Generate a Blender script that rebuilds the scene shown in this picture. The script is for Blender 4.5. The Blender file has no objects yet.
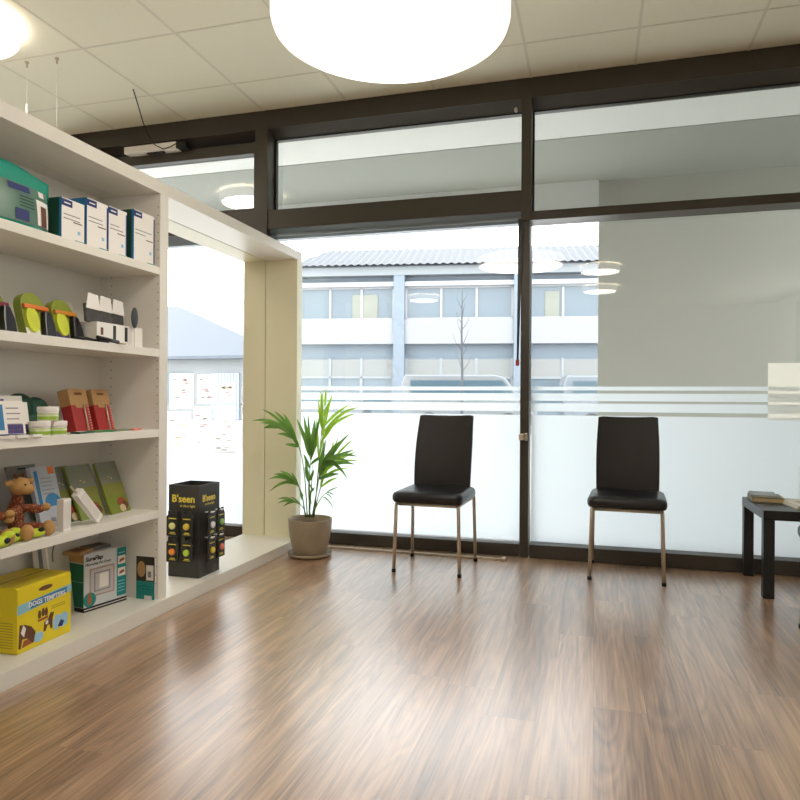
import bpy, bmesh, math, random
from math import sin, cos, pi, radians as R
from mathutils import Vector, Matrix, Euler
random.seed(7)
SC = bpy.context.scene
COL = SC.collection

# ---------------------------------------------------------------- materials
def hx(s):
    if isinstance(s, tuple): s = '%02x%02x%02x' % s
    s = s.lstrip('#')
    c = [int(s[i:i+2], 16)/255 for i in (0, 2, 4)]
    return tuple((x/12.92 if x <= .04045 else ((x+.055)/1.055)**2.4) for x in c) + (1,)
MATS = {}
def mat(name, col='#cccccc', rough=.5, metal=0, noise=0, nscale=20, bump=0, coat=0, spec=.5, subs=0):
    if name in MATS: return MATS[name]
    m = bpy.data.materials.new(name); m.use_nodes = True
    nt = m.node_tree; b = nt.nodes['Principled BSDF']
    c = hx(col)
    b.inputs['Base Color'].default_value = c
    b.inputs['Roughness'].default_value = rough
    b.inputs['Metallic'].default_value = metal
    b.inputs['Specular IOR Level'].default_value = spec
    b.inputs['Coat Weight'].default_value = coat
    tc = nt.nodes.new('ShaderNodeTexCoord')
    n = nt.nodes.new('ShaderNodeTexNoise'); n.inputs['Scale'].default_value = nscale
    n.inputs['Detail'].default_value = 4
    nt.links.new(tc.outputs['Object'], n.inputs['Vector'])
    if noise:
        mx = nt.nodes.new('ShaderNodeMix'); mx.data_type = 'RGBA'
        mx.inputs[6].default_value = tuple(x*(1-noise) for x in c[:3])+(1,)
        mx.inputs[7].default_value = tuple(min(1, x*(1+noise)) for x in c[:3])+(1,)
        nt.links.new(n.outputs['Fac'], mx.inputs[0]); nt.links.new(mx.outputs[2], b.inputs['Base Color'])
    if bump:
        bp = nt.nodes.new('ShaderNodeBump'); bp.inputs['Strength'].default_value = bump
        bp.inputs['Distance'].default_value = .003
        nt.links.new(n.outputs['Fac'], bp.inputs['Height']); nt.links.new(bp.outputs[0], b.inputs['Normal'])
    MATS[name] = m
    return m

def emis(name, col, s):
    m = bpy.data.materials.new(name); m.use_nodes = True
    nt = m.node_tree; b = nt.nodes['Principled BSDF']
    b.inputs['Base Color'].default_value = hx('#f4f0ea')
    b.inputs['Emission Color'].default_value = hx(col); b.inputs['Emission Strength'].default_value = s
    MATS[name] = m; return m

def glass(name, tint, base=.05):
    m = bpy.data.materials.new(name); m.use_nodes = True
    nt = m.node_tree; nt.nodes.clear()
    out = nt.nodes.new('ShaderNodeOutputMaterial')
    tr = nt.nodes.new('ShaderNodeBsdfTransparent'); tr.inputs[0].default_value = tint
    gl = nt.nodes.new('ShaderNodeBsdfGlossy'); gl.inputs['Roughness'].default_value = .0
    gl.inputs[0].default_value = (1, 1, 1, 1)
    lw = nt.nodes.new('ShaderNodeLayerWeight'); lw.inputs[0].default_value = .5
    p = nt.nodes.new('ShaderNodeMath'); p.operation = 'POWER'; p.inputs[1].default_value = 4
    mm = nt.nodes.new('ShaderNodeMath'); mm.operation = 'MULTIPLY_ADD'
    mm.inputs[1].default_value = 1-base; mm.inputs[2].default_value = base
    mx = nt.nodes.new('ShaderNodeMixShader')
    L = nt.links.new
    L(lw.outputs['Facing'], p.inputs[0]); L(p.outputs[0], mm.inputs[0]); L(mm.outputs[0], mx.inputs[0])
    L(tr.outputs[0], mx.inputs[1]); L(gl.outputs[0], mx.inputs[2]); L(mx.outputs[0], out.inputs[0])
    MATS[name] = m; return m

def film(name, col, trans=.75, clear=0.0):
    m = bpy.data.materials.new(name); m.use_nodes = True
    nt = m.node_tree; nt.nodes.clear(); L = nt.links.new
    out = nt.nodes.new('ShaderNodeOutputMaterial')
    t = nt.nodes.new('ShaderNodeBsdfTranslucent'); t.inputs[0].default_value = hx(col)
    d = nt.nodes.new('ShaderNodeBsdfDiffuse'); d.inputs[0].default_value = hx(col)
    mx = nt.nodes.new('ShaderNodeMixShader'); mx.inputs[0].default_value = trans
    L(d.outputs[0], mx.inputs[1]); L(t.outputs[0], mx.inputs[2])
    g = nt.nodes.new('ShaderNodeBsdfGlossy'); g.inputs['Roughness'].default_value = .35
    m2 = nt.nodes.new('ShaderNodeMixShader'); m2.inputs[0].default_value = .04
    L(mx.outputs[0], m2.inputs[1]); L(g.outputs[0], m2.inputs[2])
    last = m2
    if clear:
        tr = nt.nodes.new('ShaderNodeBsdfTransparent')
        m3 = nt.nodes.new('ShaderNodeMixShader'); m3.inputs[0].default_value = clear
        L(m2.outputs[0], m3.inputs[1]); L(tr.outputs[0], m3.inputs[2]); last = m3
    L(last.outputs[0], out.inputs[0])
    MATS[name] = m; return m

def floor_mat():
    m = bpy.data.materials.new('walnut_laminate'); m.use_nodes = True
    nt = m.node_tree; b = nt.nodes['Principled BSDF']; L = nt.links.new; N = nt.nodes.new
    tc = N('ShaderNodeTexCoord'); sp = N('ShaderNodeSeparateXYZ'); L(tc.outputs['Object'], sp.inputs[0])
    def M(op, a, bb=None, c=None):
        n = N('ShaderNodeMath'); n.operation = op
        for i, v in enumerate((a, bb, c)):
            if v is None: continue
            if isinstance(v, (int, float)): n.inputs[i].default_value = v
            else: L(v, n.inputs[i])
        return n.outputs[0]
    W, LEN = .165, 1.25
    row = M('FLOOR', M('DIVIDE', sp.outputs[0], W))
    wr = N('ShaderNodeTexWhiteNoise'); wr.noise_dimensions = '1D'; L(row, wr.inputs['W'])
    yy = M('ADD', M('DIVIDE', sp.outputs[1], LEN), M('MULTIPLY', wr.outputs['Value'], 3.7))
    col = M('FLOOR', yy)
    cb = N('ShaderNodeCombineXYZ'); L(row, cb.inputs[0]); L(col, cb.inputs[1])
    wn = N('ShaderNodeTexWhiteNoise'); wn.noise_dimensions = '3D'; L(cb.outputs[0], wn.inputs['Vector'])
    # grain
    off = N('ShaderNodeVectorMath'); off.operation = 'MULTIPLY_ADD'
    off.inputs[1].default_value = (9, 7, 5); L(wn.outputs['Color'], off.inputs[0]); 
    sc = N('ShaderNodeVectorMath'); sc.operation = 'MULTIPLY'; sc.inputs[1].default_value = (24, .8, 1)
    L(tc.outputs['Object'], sc.inputs[0]); L(sc.outputs[0], off.inputs[2])
    n1 = N('ShaderNodeTexNoise'); n1.inputs['Scale'].default_value = 1.0; n1.inputs['Detail'].default_value = 6
    n1.inputs['Distortion'].default_value = 1.2; n1.inputs['Roughness'].default_value = .62
    L(off.outputs[0], n1.inputs['Vector'])
    sc2 = N('ShaderNodeVectorMath'); sc2.operation = 'MULTIPLY'; sc2.inputs[1].default_value = (6, 5, 1)
    L(off.outputs[0], sc2.inputs[0])
    n2 = N('ShaderNodeTexNoise'); n2.inputs['Scale'].default_value = 1; n2.inputs['Detail'].default_value = 5
    L(sc2.outputs[0], n2.inputs['Vector'])
    f = M('ADD', M('MULTIPLY', n1.outputs['Fac'], .62), M('MULTIPLY', n2.outputs['Fac'], .38))
    sc3 = N('ShaderNodeVectorMath'); sc3.operation = 'MULTIPLY'; sc3.inputs[1].default_value = (.32, .9, 1); L(off.outputs[0], sc3.inputs[0])
    n3 = N('ShaderNodeTexNoise'); n3.inputs['Scale'].default_value = 1; n3.inputs['Detail'].default_value = 2; n3.inputs['Distortion'].default_value = .8
    L(sc3.outputs[0], n3.inputs['Vector'])
    rings = M('FRACT', M('MULTIPLY', n3.outputs['Fac'], 9.0))
    rings = M('ABSOLUTE', M('SUBTRACT', rings, .5))
    f = M('ADD', f, M('MULTIPLY', M('SUBTRACT', rings, .25), .22))
    f = M('ADD', f, M('MULTIPLY', M('SUBTRACT', wn.outputs['Value'], .5), .10))
    cr = N('ShaderNodeValToRGB'); L(f, cr.inputs[0])
    e = cr.color_ramp.elements
    e[0].position = .30; e[0].color = hx('#6c4e38')
    e[1].position = .72; e[1].color = hx('#d6b593')
    k = cr.color_ramp.elements.new(.45); k.color = hx('#9c7a5d')
    k = cr.color_ramp.elements.new(.56); k.color = hx('#b89474')
    # plank seams
    fx = M('FRACT', M('DIVIDE', sp.outputs[0], W)); fy = M('FRACT', yy)
    sx = M('LESS_THAN', fx, .012); sy = M('LESS_THAN', fy, .0012)
    seam = M('MAXIMUM', sx, sy)
    mx = N('ShaderNodeMix'); mx.data_type = 'RGBA'; L(M('MULTIPLY', seam, .35), mx.inputs[0])
    L(cr.outputs[0], mx.inputs[6]); mx.inputs[7].default_value = hx('#4a382b')
    L(mx.outputs[2], b.inputs['Base Color'])
    L(M('ADD', M('MULTIPLY', n2.outputs['Fac'], .10), .25), b.inputs['Roughness'])
    b.inputs['Specular IOR Level'].default_value = 1.0
    b.inputs['Coat Weight'].default_value = 1.0; b.inputs['Coat Roughness'].default_value = .30; b.inputs['Coat IOR'].default_value = 1.65
    bp = N('ShaderNodeBump'); bp.inputs['Strength'].default_value = .12; bp.inputs['Distance'].default_value = .002
    L(n1.outputs['Fac'], bp.inputs['Height']); L(bp.outputs[0], b.inputs['Normal'])
    MATS['floor'] = m; return m

FLOOR = floor_mat()
CEIL = mat('ceiling_tile', '#f1eed9', .9, noise=.05, nscale=160, bump=.3)
TBAR = mat('ceiling_grid', '#e2dcc8', .6)
WALLM = mat('wall_paint', '#e6dfd2', .85, noise=.02, nscale=5)
SHELF = mat('cream_laminate', '#ebe7dd', .38, noise=.012, nscale=4)
BRONZE = mat('bronze_anodised', '#454039', .42, .3, noise=.04, nscale=9)
ALU = mat('grey_aluminium', '#7d858b', .4, .5)
STEEL = mat('brushed_steel', '#cbbfac', .36, .75)
BLACKLEATHER = mat('black_leather', '#17151a', .36, noise=.1, nscale=90, bump=.12)
BLACKFAB = mat('dark_backrest', '#211d1b', .62, noise=.06, nscale=60)
BLACKWOOD = mat('black_lacquer', '#0b0a0b', .36, noise=.05, nscale=30)
WHITE = mat('white_print', '#f2eee8', .5)
PAPER = mat('paper', '#e8e4da', .7, noise=.02, nscale=50)
BLACK = mat('black_plastic', '#121212', .4)
GREY = mat('grey_plastic', '#6f706e', .5)
NAVY = mat('navy_print', '#24306f', .45)
TEAL = mat('teal_print', '#1b8c86', .35)
TEALFOIL = mat('teal_foil', '#159a86', .22, noise=.15, nscale=12, bump=.4)
BLUE = mat('blue_print', '#2f7fb4', .45)
LBLUE = mat('light_blue_print', '#8fc4d8', .45)
DGREEN = mat('dark_green', '#1e4a3a', .6, noise=.1, nscale=30)
GREEN = mat('green_print', '#2e8a50', .5)
LIME = mat('lime', '#8c9a34', .4, noise=.25, nscale=12)
LIMEB = mat('bright_lime_plush', '#cfe23a', .8, noise=.1, nscale=60, bump=.5)
YEL = mat('yellow_carton', '#ecd520', .35, noise=.03, nscale=8)
YELD = mat('yellow_ink', '#b39a16', .4)
YTEXT = mat('yellow_text', '#e8cf45', .5)
ORANGE = mat('orange', '#e0762a', .5)
RED = mat('red_print', '#a82c2b', .5)
DRED = mat('dark_red_print', '#7d2630', .5)
KRAFT = mat('kraft_card', '#b28a5a', .7, noise=.06, nscale=40)
TAN = mat('tan_plush', '#bb9058', .9, noise=.08, nscale=80, bump=.5)
BROWN = mat('brown_ink', '#6a4028', .6)
PINK = mat('salmon', '#e5836f', .7)
GTXT = mat('grey_ink', '#8d8a90', .6)
SGREEN = mat('sage_print', '#5c8070', .4, noise=.08, nscale=10)
PURPLE = mat('purple_ink', '#4c3b7a', .5)
CLEARBAG = film('clear_bag', '#c9c6bf', .5, .35)
def wear_mat():
    m = mat('taupe_pot', '#9a8a73', .55, noise=.42, nscale=6, bump=.15)
    return m
POT = wear_mat()
SOIL = mat('soil', '#3a2c22', .95, noise=.3, nscale=60, bump=.8)
def leaf_mat(name, col, col2):
    m = bpy.data.materials.new(name); m.use_nodes = True
    nt = m.node_tree; L = nt.links.new; b = nt.nodes['Principled BSDF']
    out = nt.nodes['Material Output']
    n = nt.nodes.new('ShaderNodeTexNoise'); n.inputs['Scale'].default_value = 14
    tc = nt.nodes.new('ShaderNodeTexCoord'); L(tc.outputs['Object'], n.inputs['Vector'])
    mx = nt.nodes.new('ShaderNodeMix'); mx.data_type = 'RGBA'
    mx.inputs[6].default_value = hx(col); mx.inputs[7].default_value = hx(col2)
    L(n.outputs['Fac'], mx.inputs[0]); L(mx.outputs[2], b.inputs['Base Color']); b.inputs['Roughness'].default_value = .38
    t = nt.nodes.new('ShaderNodeBsdfTranslucent'); L(mx.outputs[2], t.inputs[0])
    ms = nt.nodes.new('ShaderNodeMixShader'); ms.inputs[0].default_value = .42
    L(b.outputs[0], ms.inputs[1]); L(t.outputs[0], ms.inputs[2]); L(ms.outputs[0], out.inputs[0])
    return m
LEAF = leaf_mat('palm_leaf', '#4f8a3a', '#8cb352')
LEAFY = leaf_mat('young_palm_leaf', '#93c13a', '#b4d94c')
STEM = leaf_mat('palm_stem', '#6f8b3e', '#8fa653')
FROST = film('frosted_film', '#edf1f3', .9)
PAPERT = film('thin_paper', '#f6f4f2', .8)
GLASS = glass('clear_glass', (.985, .99, .99, 1), .035)
GLASSU = glass('upper_glass', (.78, .79, .78, 1), .06)
LAMP = emis('lamp_diffuser', '#fff6ea', 11)
LAMPRIM = emis('lamp_rim', '#ffeedd', 1.1)

# ---------------------------------------------------------------- mesh builder
class MB:
    def __init__(s): s.v = []; s.f = []; s.m = []; s.sm = []
    def add(s, vs, fs, m=0, smooth=False):
        o = len(s.v); s.v += [tuple(v) for v in vs]
        for f in fs: s.f.append(tuple(i+o for i in f)); s.m.append(m); s.sm.append(smooth)
        return s
    def box(s, x0, x1, y0, y1, z0, z1, m=0):
        if x0 > x1: x0, x1 = x1, x0
        if y0 > y1: y0, y1 = y1, y0
        if z0 > z1: z0, z1 = z1, z0
        v = [(x0,y0,z0),(x1,y0,z0),(x1,y1,z0),(x0,y1,z0),(x0,y0,z1),(x1,y0,z1),(x1,y1,z1),(x0,y1,z1)]
        return s.add(v, [(3,2,1,0),(4,5,6,7),(0,1,5,4),(1,2,6,5),(2,3,7,6),(3,0,4,7)], m)
    def prism(s, pts, a0, a1, axis='x', m=0, smooth=False):
        """pts: 2-D outline; axis x -> (y,z), y -> (x,z), z -> (x,y)"""
        def P(p, a):
            return {'x': (a, p[0], p[1]), 'y': (p[0], a, p[1]), 'z': (p[0], p[1], a)}[axis]
        n = len(pts)
        v = [P(p, a0) for p in pts]+[P(p, a1) for p in pts]
        s.add(v, [tuple(range(n))[::-1], tuple(range(n, 2*n))], m)
        o = len(s.v)-2*n
        for i in range(n):
            j = (i+1) % n
            s.f.append((o+i, o+j, o+n+j, o+n+i)); s.m.append(m); s.sm.append(smooth)
        return s
    def tube(s, path, r, m=0, seg=10, caps=True):
        path = [Vector(p) for p in path]; n = len(path)
        rr = r if isinstance(r, (list, tuple)) else [r]*n
        rings = []
        up = None
        for i, p in enumerate(path):
            t = (path[min(i+1, n-1)]-path[max(i-1, 0)]).normalized()
            if up is None:
                up = Vector((0, 0, 1)) if abs(t.z) < .9 else Vector((1, 0, 0))
            a = t.cross(up)
            if a.length < 1e-4: a = t.cross(Vector((0, 1, 0)))
            a.normalize(); b = a.cross(t).normalized(); up = b
            rings.append([p+(a*cos(2*pi*k/seg)+b*sin(2*pi*k/seg))*rr[i] for k in range(seg)])
        v = [q for ring in rings for q in ring]; f = []
        for i in range(n-1):
            for k in range(seg):
                k2 = (k+1) % seg
                f.append((i*seg+k, i*seg+k2, (i+1)*seg+k2, (i+1)*seg+k))
        s.add(v, f, m, True)
        if caps:
            o = len(s.v)-len(v)
            s.f.append(tuple(o+k for k in range(seg))[::-1]); s.m.append(m); s.sm.append(False)
            s.f.append(tuple(o+(n-1)*seg+k for k in range(seg))); s.m.append(m); s.sm.append(False)
        return s
    def lathe(s, prof, c=(0, 0, 0), m=0, seg=40, smooth=True, cap=True):
        v = []; f = []
        for r, z in prof:
            for k in range(seg):
                a = 2*pi*k/seg; v.append((c[0]+r*cos(a), c[1]+r*sin(a), c[2]+z))
        n = len(prof)
        for i in range(n-1):
            for k in range(seg):
                k2 = (k+1) % seg
                f.append((i*seg+k, i*seg+k2, (i+1)*seg+k2, (i+1)*seg+k))
        s.add(v, f, m, smooth)
        if cap:
            o = len(s.v)-len(v)
            s.f.append(tuple(o+k for k in range(seg))[::-1]); s.m.append(m); s.sm.append(False)
            s.f.append(tuple(o+(n-1)*seg+k for k in range(seg))); s.m.append(m); s.sm.append(False)
        return s
    def ell(s, c, r, m=0, rot=None, seg=20, rings=12):
        v = []; f = []
        M_ = Euler(rot).to_matrix() if rot else Matrix.Identity(3)
        for i in range(rings+1):
            th = pi*i/rings
            for k in range(seg):
                a = 2*pi*k/seg
                p = M_ @ Vector((r[0]*sin(th)*cos(a), r[1]*sin(th)*sin(a), r[2]*cos(th)))
                v.append(p+Vector(c))
        for i in range(rings):
            for k in range(seg):
                k2 = (k+1) % seg
                f.append((i*seg+k, (i+1)*seg+k, (i+1)*seg+k2, i*seg+k2))
        return s.add(v, f, m, True)
    def cushion(s, w, d, rings, rad, m=0, cn=8):
        """stack of rounded rectangles: rings = [(z, inset)]"""
        v = []; f = []; N = 4*cn
        for z, ins in rings:
            hw, hd = w/2-ins, d/2-ins; r = max(.002, min(rad-ins*.5, hw*.98, hd*.98))
            for q, (sx, sy) in enumerate(((1, 1), (-1, 1), (-1, -1), (1, -1))):
                for k in range(cn):
                    a = pi/2*q+pi/2*k/(cn-1)
                    v.append((sx*(hw-r)+r*cos(a), sy*(hd-r)+r*sin(a), z))
        for i in range(len(rings)-1):
            for k in range(N):
                k2 = (k+1) % N
                f.append((i*N+k, i*N+k2, (i+1)*N+k2, (i+1)*N+k))
        s.add(v, f, m, True)
        o = len(s.v)-len(v)
        s.f.append(tuple(o+k for k in range(N))[::-1]); s.m.append(m); s.sm.append(True)
        s.f.append(tuple(o+(len(rings)-1)*N+k for k in range(N))); s.m.append(m); s.sm.append(True)
        return s
    # flat print on the +X face at x, y0..y1, z0..z1
    def fr(s, y0, y1, z0, z1, x, m=0): return s.box(x-.0004, x+.0007, y0, y1, z0, z1, m)
    def fl(s, x0, x1, z0, z1, y, m=0): return s.box(x0, x1, y-.0007, y+.0004, z0, z1, m)   # print on a -Y face
    def lines(s, y0, y1, z, n, dz, h, x, m, rag=.3):
        for i in range(n):
            s.fr(y0, y1-(y1-y0)*rag*random.random(), z-i*dz-h/2, z-i*dz+h/2, x, m)
        return s
    def text(s, body, size, org, m=0, face='x', bold=0, slant=0):
        cu = bpy.data.curves.new('t', 'FONT'); cu.body = body; cu.size = size; cu.offset = bold
        cu.extrude = .0004; cu.shear = slant; cu.resolution_u = 3
        ob = bpy.data.objects.new('t', cu)
        COL.objects.link(ob)
        bpy.context.view_layer.update()
        dg = bpy.context.evaluated_depsgraph_get()
        me = bpy.data.meshes.new_from_object(ob.evaluated_get(dg))
        vs = []
        for v in me.vertices:
            x, y, z = v.co
            if face == 'x': vs.append((org[0]+z, org[1]+x, org[2]+y))
            elif face == 'y': vs.append((org[0]+x, org[1]-z, org[2]+y))
            else: vs.append((org[0]+x, org[1]+y, org[2]+z))
        s.add(vs, [tuple(p.vertices) for p in me.polygons], m)
        bpy.data.objects.remove(ob); bpy.data.curves.remove(cu); bpy.data.meshes.remove(me)
        return s
    def build(s, name, mats, parent=None, loc=(0, 0, 0), rot=(0, 0, 0), bevel=0, seg=2, subs=0):
        me = bpy.data.meshes.new(name); me.from_pydata(s.v, [], s.f); 
        if not isinstance(mats, (list, tuple)): mats = [mats]
        for m in mats: me.materials.append(m)
        for p, mi, sm in zip(me.polygons, s.m, s.sm): p.material_index = mi; p.use_smooth = sm
        bm = bmesh.new(); bm.from_mesh(me); bmesh.ops.recalc_face_normals(bm, faces=bm.faces); bm.to_mesh(me); bm.free()
        o = bpy.data.objects.new(name, me); COL.objects.link(o)
        o.parent = parent; o.location = loc; o.rotation_euler = rot
        if bevel:
            b = o.modifiers.new('b', 'BEVEL'); b.width = bevel; b.segments = seg; b.limit_method = 'ANGLE'; b.angle_limit = R(40)
            b.harden_normals = False
        if subs:
            b = o.modifiers.new('s', 'SUBSURF'); b.levels = subs; b.render_levels = subs
        return o

def thing(name, label, cat, loc=(0, 0, 0), rot=(0, 0, 0), group=None):
    o = bpy.data.objects.new(name, None); COL.objects.link(o)
    o.empty_display_size = .05
    o.location = loc; o.rotation_euler = rot if isinstance(rot, tuple) else (0, 0, rot)
    o['label'] = label; o['category'] = cat
    if group: o['group'] = group
    return o
def tag(o, label, cat, group=None):
    o['label'] = label; o['category'] = cat
    if group: o['group'] = group
    return o
def struct(o): o['kind'] = 'structure'; return o
def sempty(name):
    o = bpy.data.objects.new(name, None); COL.objects.link(o); return struct(o)
def copy_tree(o, parent=None):
    c = o.copy(); COL.objects.link(c); c.parent = parent
    for ch in list(o.children): copy_tree(ch, c)
    return c

YF, YG, ZC = 4.385, 4.5, 3.077       # frame face, glass plane, ceiling height
XL, XR, YB = -5.2, 3.6, -6.6

# ================================================================ SETTING
IVORY = mat('ivory_laminate', '#e9e5c6', .4, noise=.012, nscale=4)
struct(MB().box(XL-.1, XR+.1, YB-.1, 4.56, -.12, 0).build('floor', FLOOR))
struct(MB().box(XL-.1, XR+.1, YB-.1, 4.56, ZC, ZC+.2).build('ceiling', CEIL))
g = MB()
x = -.407-.631*8
while x < XR:
    if x > XL: g.box(x-.008, x+.008, YB, YF, ZC-.0025, ZC)
    x += .631
y = 3.96
while y > YB:
    g.box(XL, XR, y-.006, y+.006, ZC-.0022, ZC); y -= .634
struct(g.build('trim_1', TBAR))                                   # exposed ceiling grid
struct(MB().box(XL-.15, XL, YB, 4.56, 0, ZC).build('wall_left', WALLM))
rw = MB().box(XR, XR+.15, YB, -5.2, 0, ZC).box(XR, XR+.15, -3.2, 4.56, 0, ZC).box(XR, XR+.15, -5.2, -3.2, 0, .35).box(XR, XR+.15, -5.2, -3.2, 2.9, ZC)
struct(rw.build('wall_right', WALLM))
struct(MB().box(XL, XR, YB-.15, YB, 0, ZC).build('wall_back', WALLM))

# head beam and base rail of the window front
hb = MB().box(XL, XR, YF, YG+.05, 2.945, ZC)
hb.prism([(YF+.004, 2.945), (YG-.01, 2.90), (YG+.05, 2.90), (YG+.05, 2.945)], XL, XR, 'x', 0)
struct(hb.build('trim_2', BRONZE))
base = MB().box(-.40, XR, YF, YG+.05, 0, .087).box(XL, -.47, YF+.02, YG+.05, 0, .08)
struct(base.build('trim_3', BRONZE, bevel=.002))

def mullion(x0, x1, name, z1=2.95):
    m = MB().box(x0, x1, YF-.012, YG+.05, 0, z1)
    return struct(m.build(name, BRONZE, bevel=.003))
mullion(-2.358, -2.259, 'trim_4', 2.96)
mm = MB().box(-.463, -.402, YF-.012, YG+.05, 2.16, 2.96).box(-.463, -.408, YF, YG+.05, 0, 2.2)
mul = struct(mm.build('trim_5', BRONZE, bevel=.003))
lk = MB().box(-.468, -.432, YF-.03, YF, .755, .795).box(-.43, -.414, YF-.018, YF, .75, .80).build('window_lock', STEEL, mul, bevel=.003)
mullion(1.93, 1.99, 'trim_6'); mullion(-3.82, -3.76, 'trim_7')

def win(name, x0, x1, zt0, zt1, frosted, under=True, lowmat=None):
    w = sempty(name)
    f = MB().box(x0, x1, YF, YG+.05, zt0, zt1)
    fr = f.build('window_frame', BRONZE, w, bevel=.003)
    if under:  # aluminium track under the transom
        t = MB().prism([(YF+.02, zt0), (YG-.02, zt0-.055), (YG+.05, zt0-.055), (YG+.05, zt0)], x0, x1, 'x', 0)
        t.box(x0, x1, YF+.055, YF+.062, zt0-.042, zt0-.02, 0)
        t.build('track', ALU, w)
    zg = zt0-.055 if under else zt0
    MB().box(x0, x1, YG, YG+.012, .085, zg).build('glass_pane', GLASS, w)
    MB().box(x0, x1, YG, YG+.012, zt1, 2.905).build('upper_pane', GLASSU, w)
    gs = MB()
    for (a, b, c, d) in ((x0, x0+.012, zt1, 2.905), (x1-.008, x1, zt1, 2.905)): gs.box(a, b, YG-.012, YG, c, d)
    gs.box(x0, x1, YG-.012, YG, zt1, zt1+.01).box(x0, x1, YG-.012, YG, 2.893, 2.905)
    gs.build('gasket', BLACK, w)
    if frosted:
        ff = MB()
        for a, b in ((.086, .914), (.938, .992), (1.007, 1.056), (1.075, 1.10)):
            ff.box(x0, x1, YG-.0015, YG-.0005, a, b)
        if name == 'window_2': MB().box(.993, x1, YG-.003, YG-.0016, .9, 1.241).build('warm_patch', film('warm_translucent', '#faf8f2', .92), w)  # warmer translucent rectangle covering the right end of the stripes
        ff.build('frosted_film', FROST, w)
    return w
win('window_1', -2.259, -.463, 2.225, 2.36, True)
win('window_2', -.402, 1.93, 2.163, 2.22, True, False)
win('window_3', 1.99, XR, 2.163, 2.22, True, False)
win('window_4', XL, -3.82, 2.225, 2.36, False)
w5 = sempty('added_window')                                          # unseen window added behind the camera so daylight brightens shelves and ceiling
f5 = MB()
for yy in (-5.2, -3.27): f5.box(XR, XR+.15, yy, yy+.07, .35, 2.9)
f5.box(XR, XR+.15, -5.2, -3.2, .35, .42).box(XR, XR+.15, -5.2, -3.2, 2.83, 2.9)
f5.build('window_frame', BRONZE, w5)
MB().box(XR+.06, XR+.07, -5.13, -3.27, .42, 2.83).build('glass_pane', GLASS, w5)
# entrance door bay left of the shelf
d = sempty('door_1')
MB().box(-3.76, -2.358, YF, YG+.05, 2.225, 2.36).build('door_frame', BRONZE, d, bevel=.003)
MB().prism([(YF+.02, 2.225), (YG-.02, 2.17), (YG+.05, 2.17), (YG+.05, 2.225)], -3.76, -2.358, 'x').build('track', ALU, d)
sash = MB()
sash.box(-3.76, -2.358, YF+.05, YG+.02, 2.80, 2.88).box(-3.76, -2.358, YF+.05, YG+.02, 2.36, 2.40)
sash.box(-3.76, -3.70, YF+.05, YG+.02, 2.4, 2.80).box(-2.40, -2.358, YF+.05, YG+.02, 2.4, 2.80)
sash.build('vent_sash', BRONZE, d, bevel=.003)
MB().box(-3.70, -2.40, YG-.02, YG-.01, 2.4, 2.8).build('upper_pane', GLASSU, d)
MB().box(-3.76, -2.358, YG, YG+.012, .085, 2.17).build('glass_pane', GLASS, d)
MB().box(-3.76, -2.358, YG-.0015, YG-.0005, .086, .62).build('frosted_film', FROST, d)
dh = MB().tube([(-2.54, YG+.07, .14), (-2.54, YG+.07, 1.10)], .018, 0, 12)
dh.box(-2.55, -2.53, YG+.012, YG+.07, .2, .22).box(-2.55, -2.53, YG+.012, YG+.07, .95, .97)
dh.build('door_handle', mat('hazed_bar', '#e4e8ea', .4), d)  # haze over the backlit bar is put into its near-white colour
# aluminium threshold strip on the floor
th = MB().box(-2.25, -.56, 4.262, 4.292, 0, .014)
th.lathe([(.001, 0), (.017, .002), (.017, .022), (.001, .026)], (-.545, 4.262, 0), 0, 16)
struct(th.build('trim_8', STEEL, bevel=.002))

# ---------------------------------------------------------------- outdoors
def conc(name, col, n=.05): return mat(name, col, .85, noise=n, nscale=2)
struct(MB().box(-60, 50, 4.56, 70, -.15, -.03).build('ground', conc('forecourt_paving', '#cfd0cd')))
# loggia: soffit (white strip near the glass, grey further out) and side wall
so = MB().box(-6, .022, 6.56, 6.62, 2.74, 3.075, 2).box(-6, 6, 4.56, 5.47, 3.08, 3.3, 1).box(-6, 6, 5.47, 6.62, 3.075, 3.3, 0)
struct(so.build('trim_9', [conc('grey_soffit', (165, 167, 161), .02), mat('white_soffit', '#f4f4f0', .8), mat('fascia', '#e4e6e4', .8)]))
struct(MB().box(.022, 6, 6.62, 6.85, -.03, 3.3).build('wall_front', conc('loggia_wall', (182, 184, 174), .015)))

# long two-storey building across the street
TH = R(8.8)
bO = Vector((-.2773*30, .9608*30, 0))
B = thing('apartment_building', 'long two-storey pale blue building with corrugated roof seen across the street', 'building', bO, TH)
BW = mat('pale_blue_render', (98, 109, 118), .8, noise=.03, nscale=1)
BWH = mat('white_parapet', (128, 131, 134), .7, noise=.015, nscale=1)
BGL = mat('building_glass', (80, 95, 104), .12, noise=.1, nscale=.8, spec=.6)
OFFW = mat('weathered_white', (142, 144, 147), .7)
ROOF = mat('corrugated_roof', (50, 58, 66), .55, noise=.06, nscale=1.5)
S0, S1 = -4.7, 22.0
w = MB().box(S0, S1, .25, 9, -.05, 6.85)
w.build('wall', BW, B)
par = MB(); slab = MB()
pil = []
p = -.05
edges = [-5.42, -.05, 5.2, 10.5, 15.8, 21.1]
for i, c in enumerate(edges):
    if i: MB().box(c-.24, c+.24, -.22, .25, -.05, 6.55).build('pillar', mat('pillar_render', (106, 117, 127), .8), B)
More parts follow.
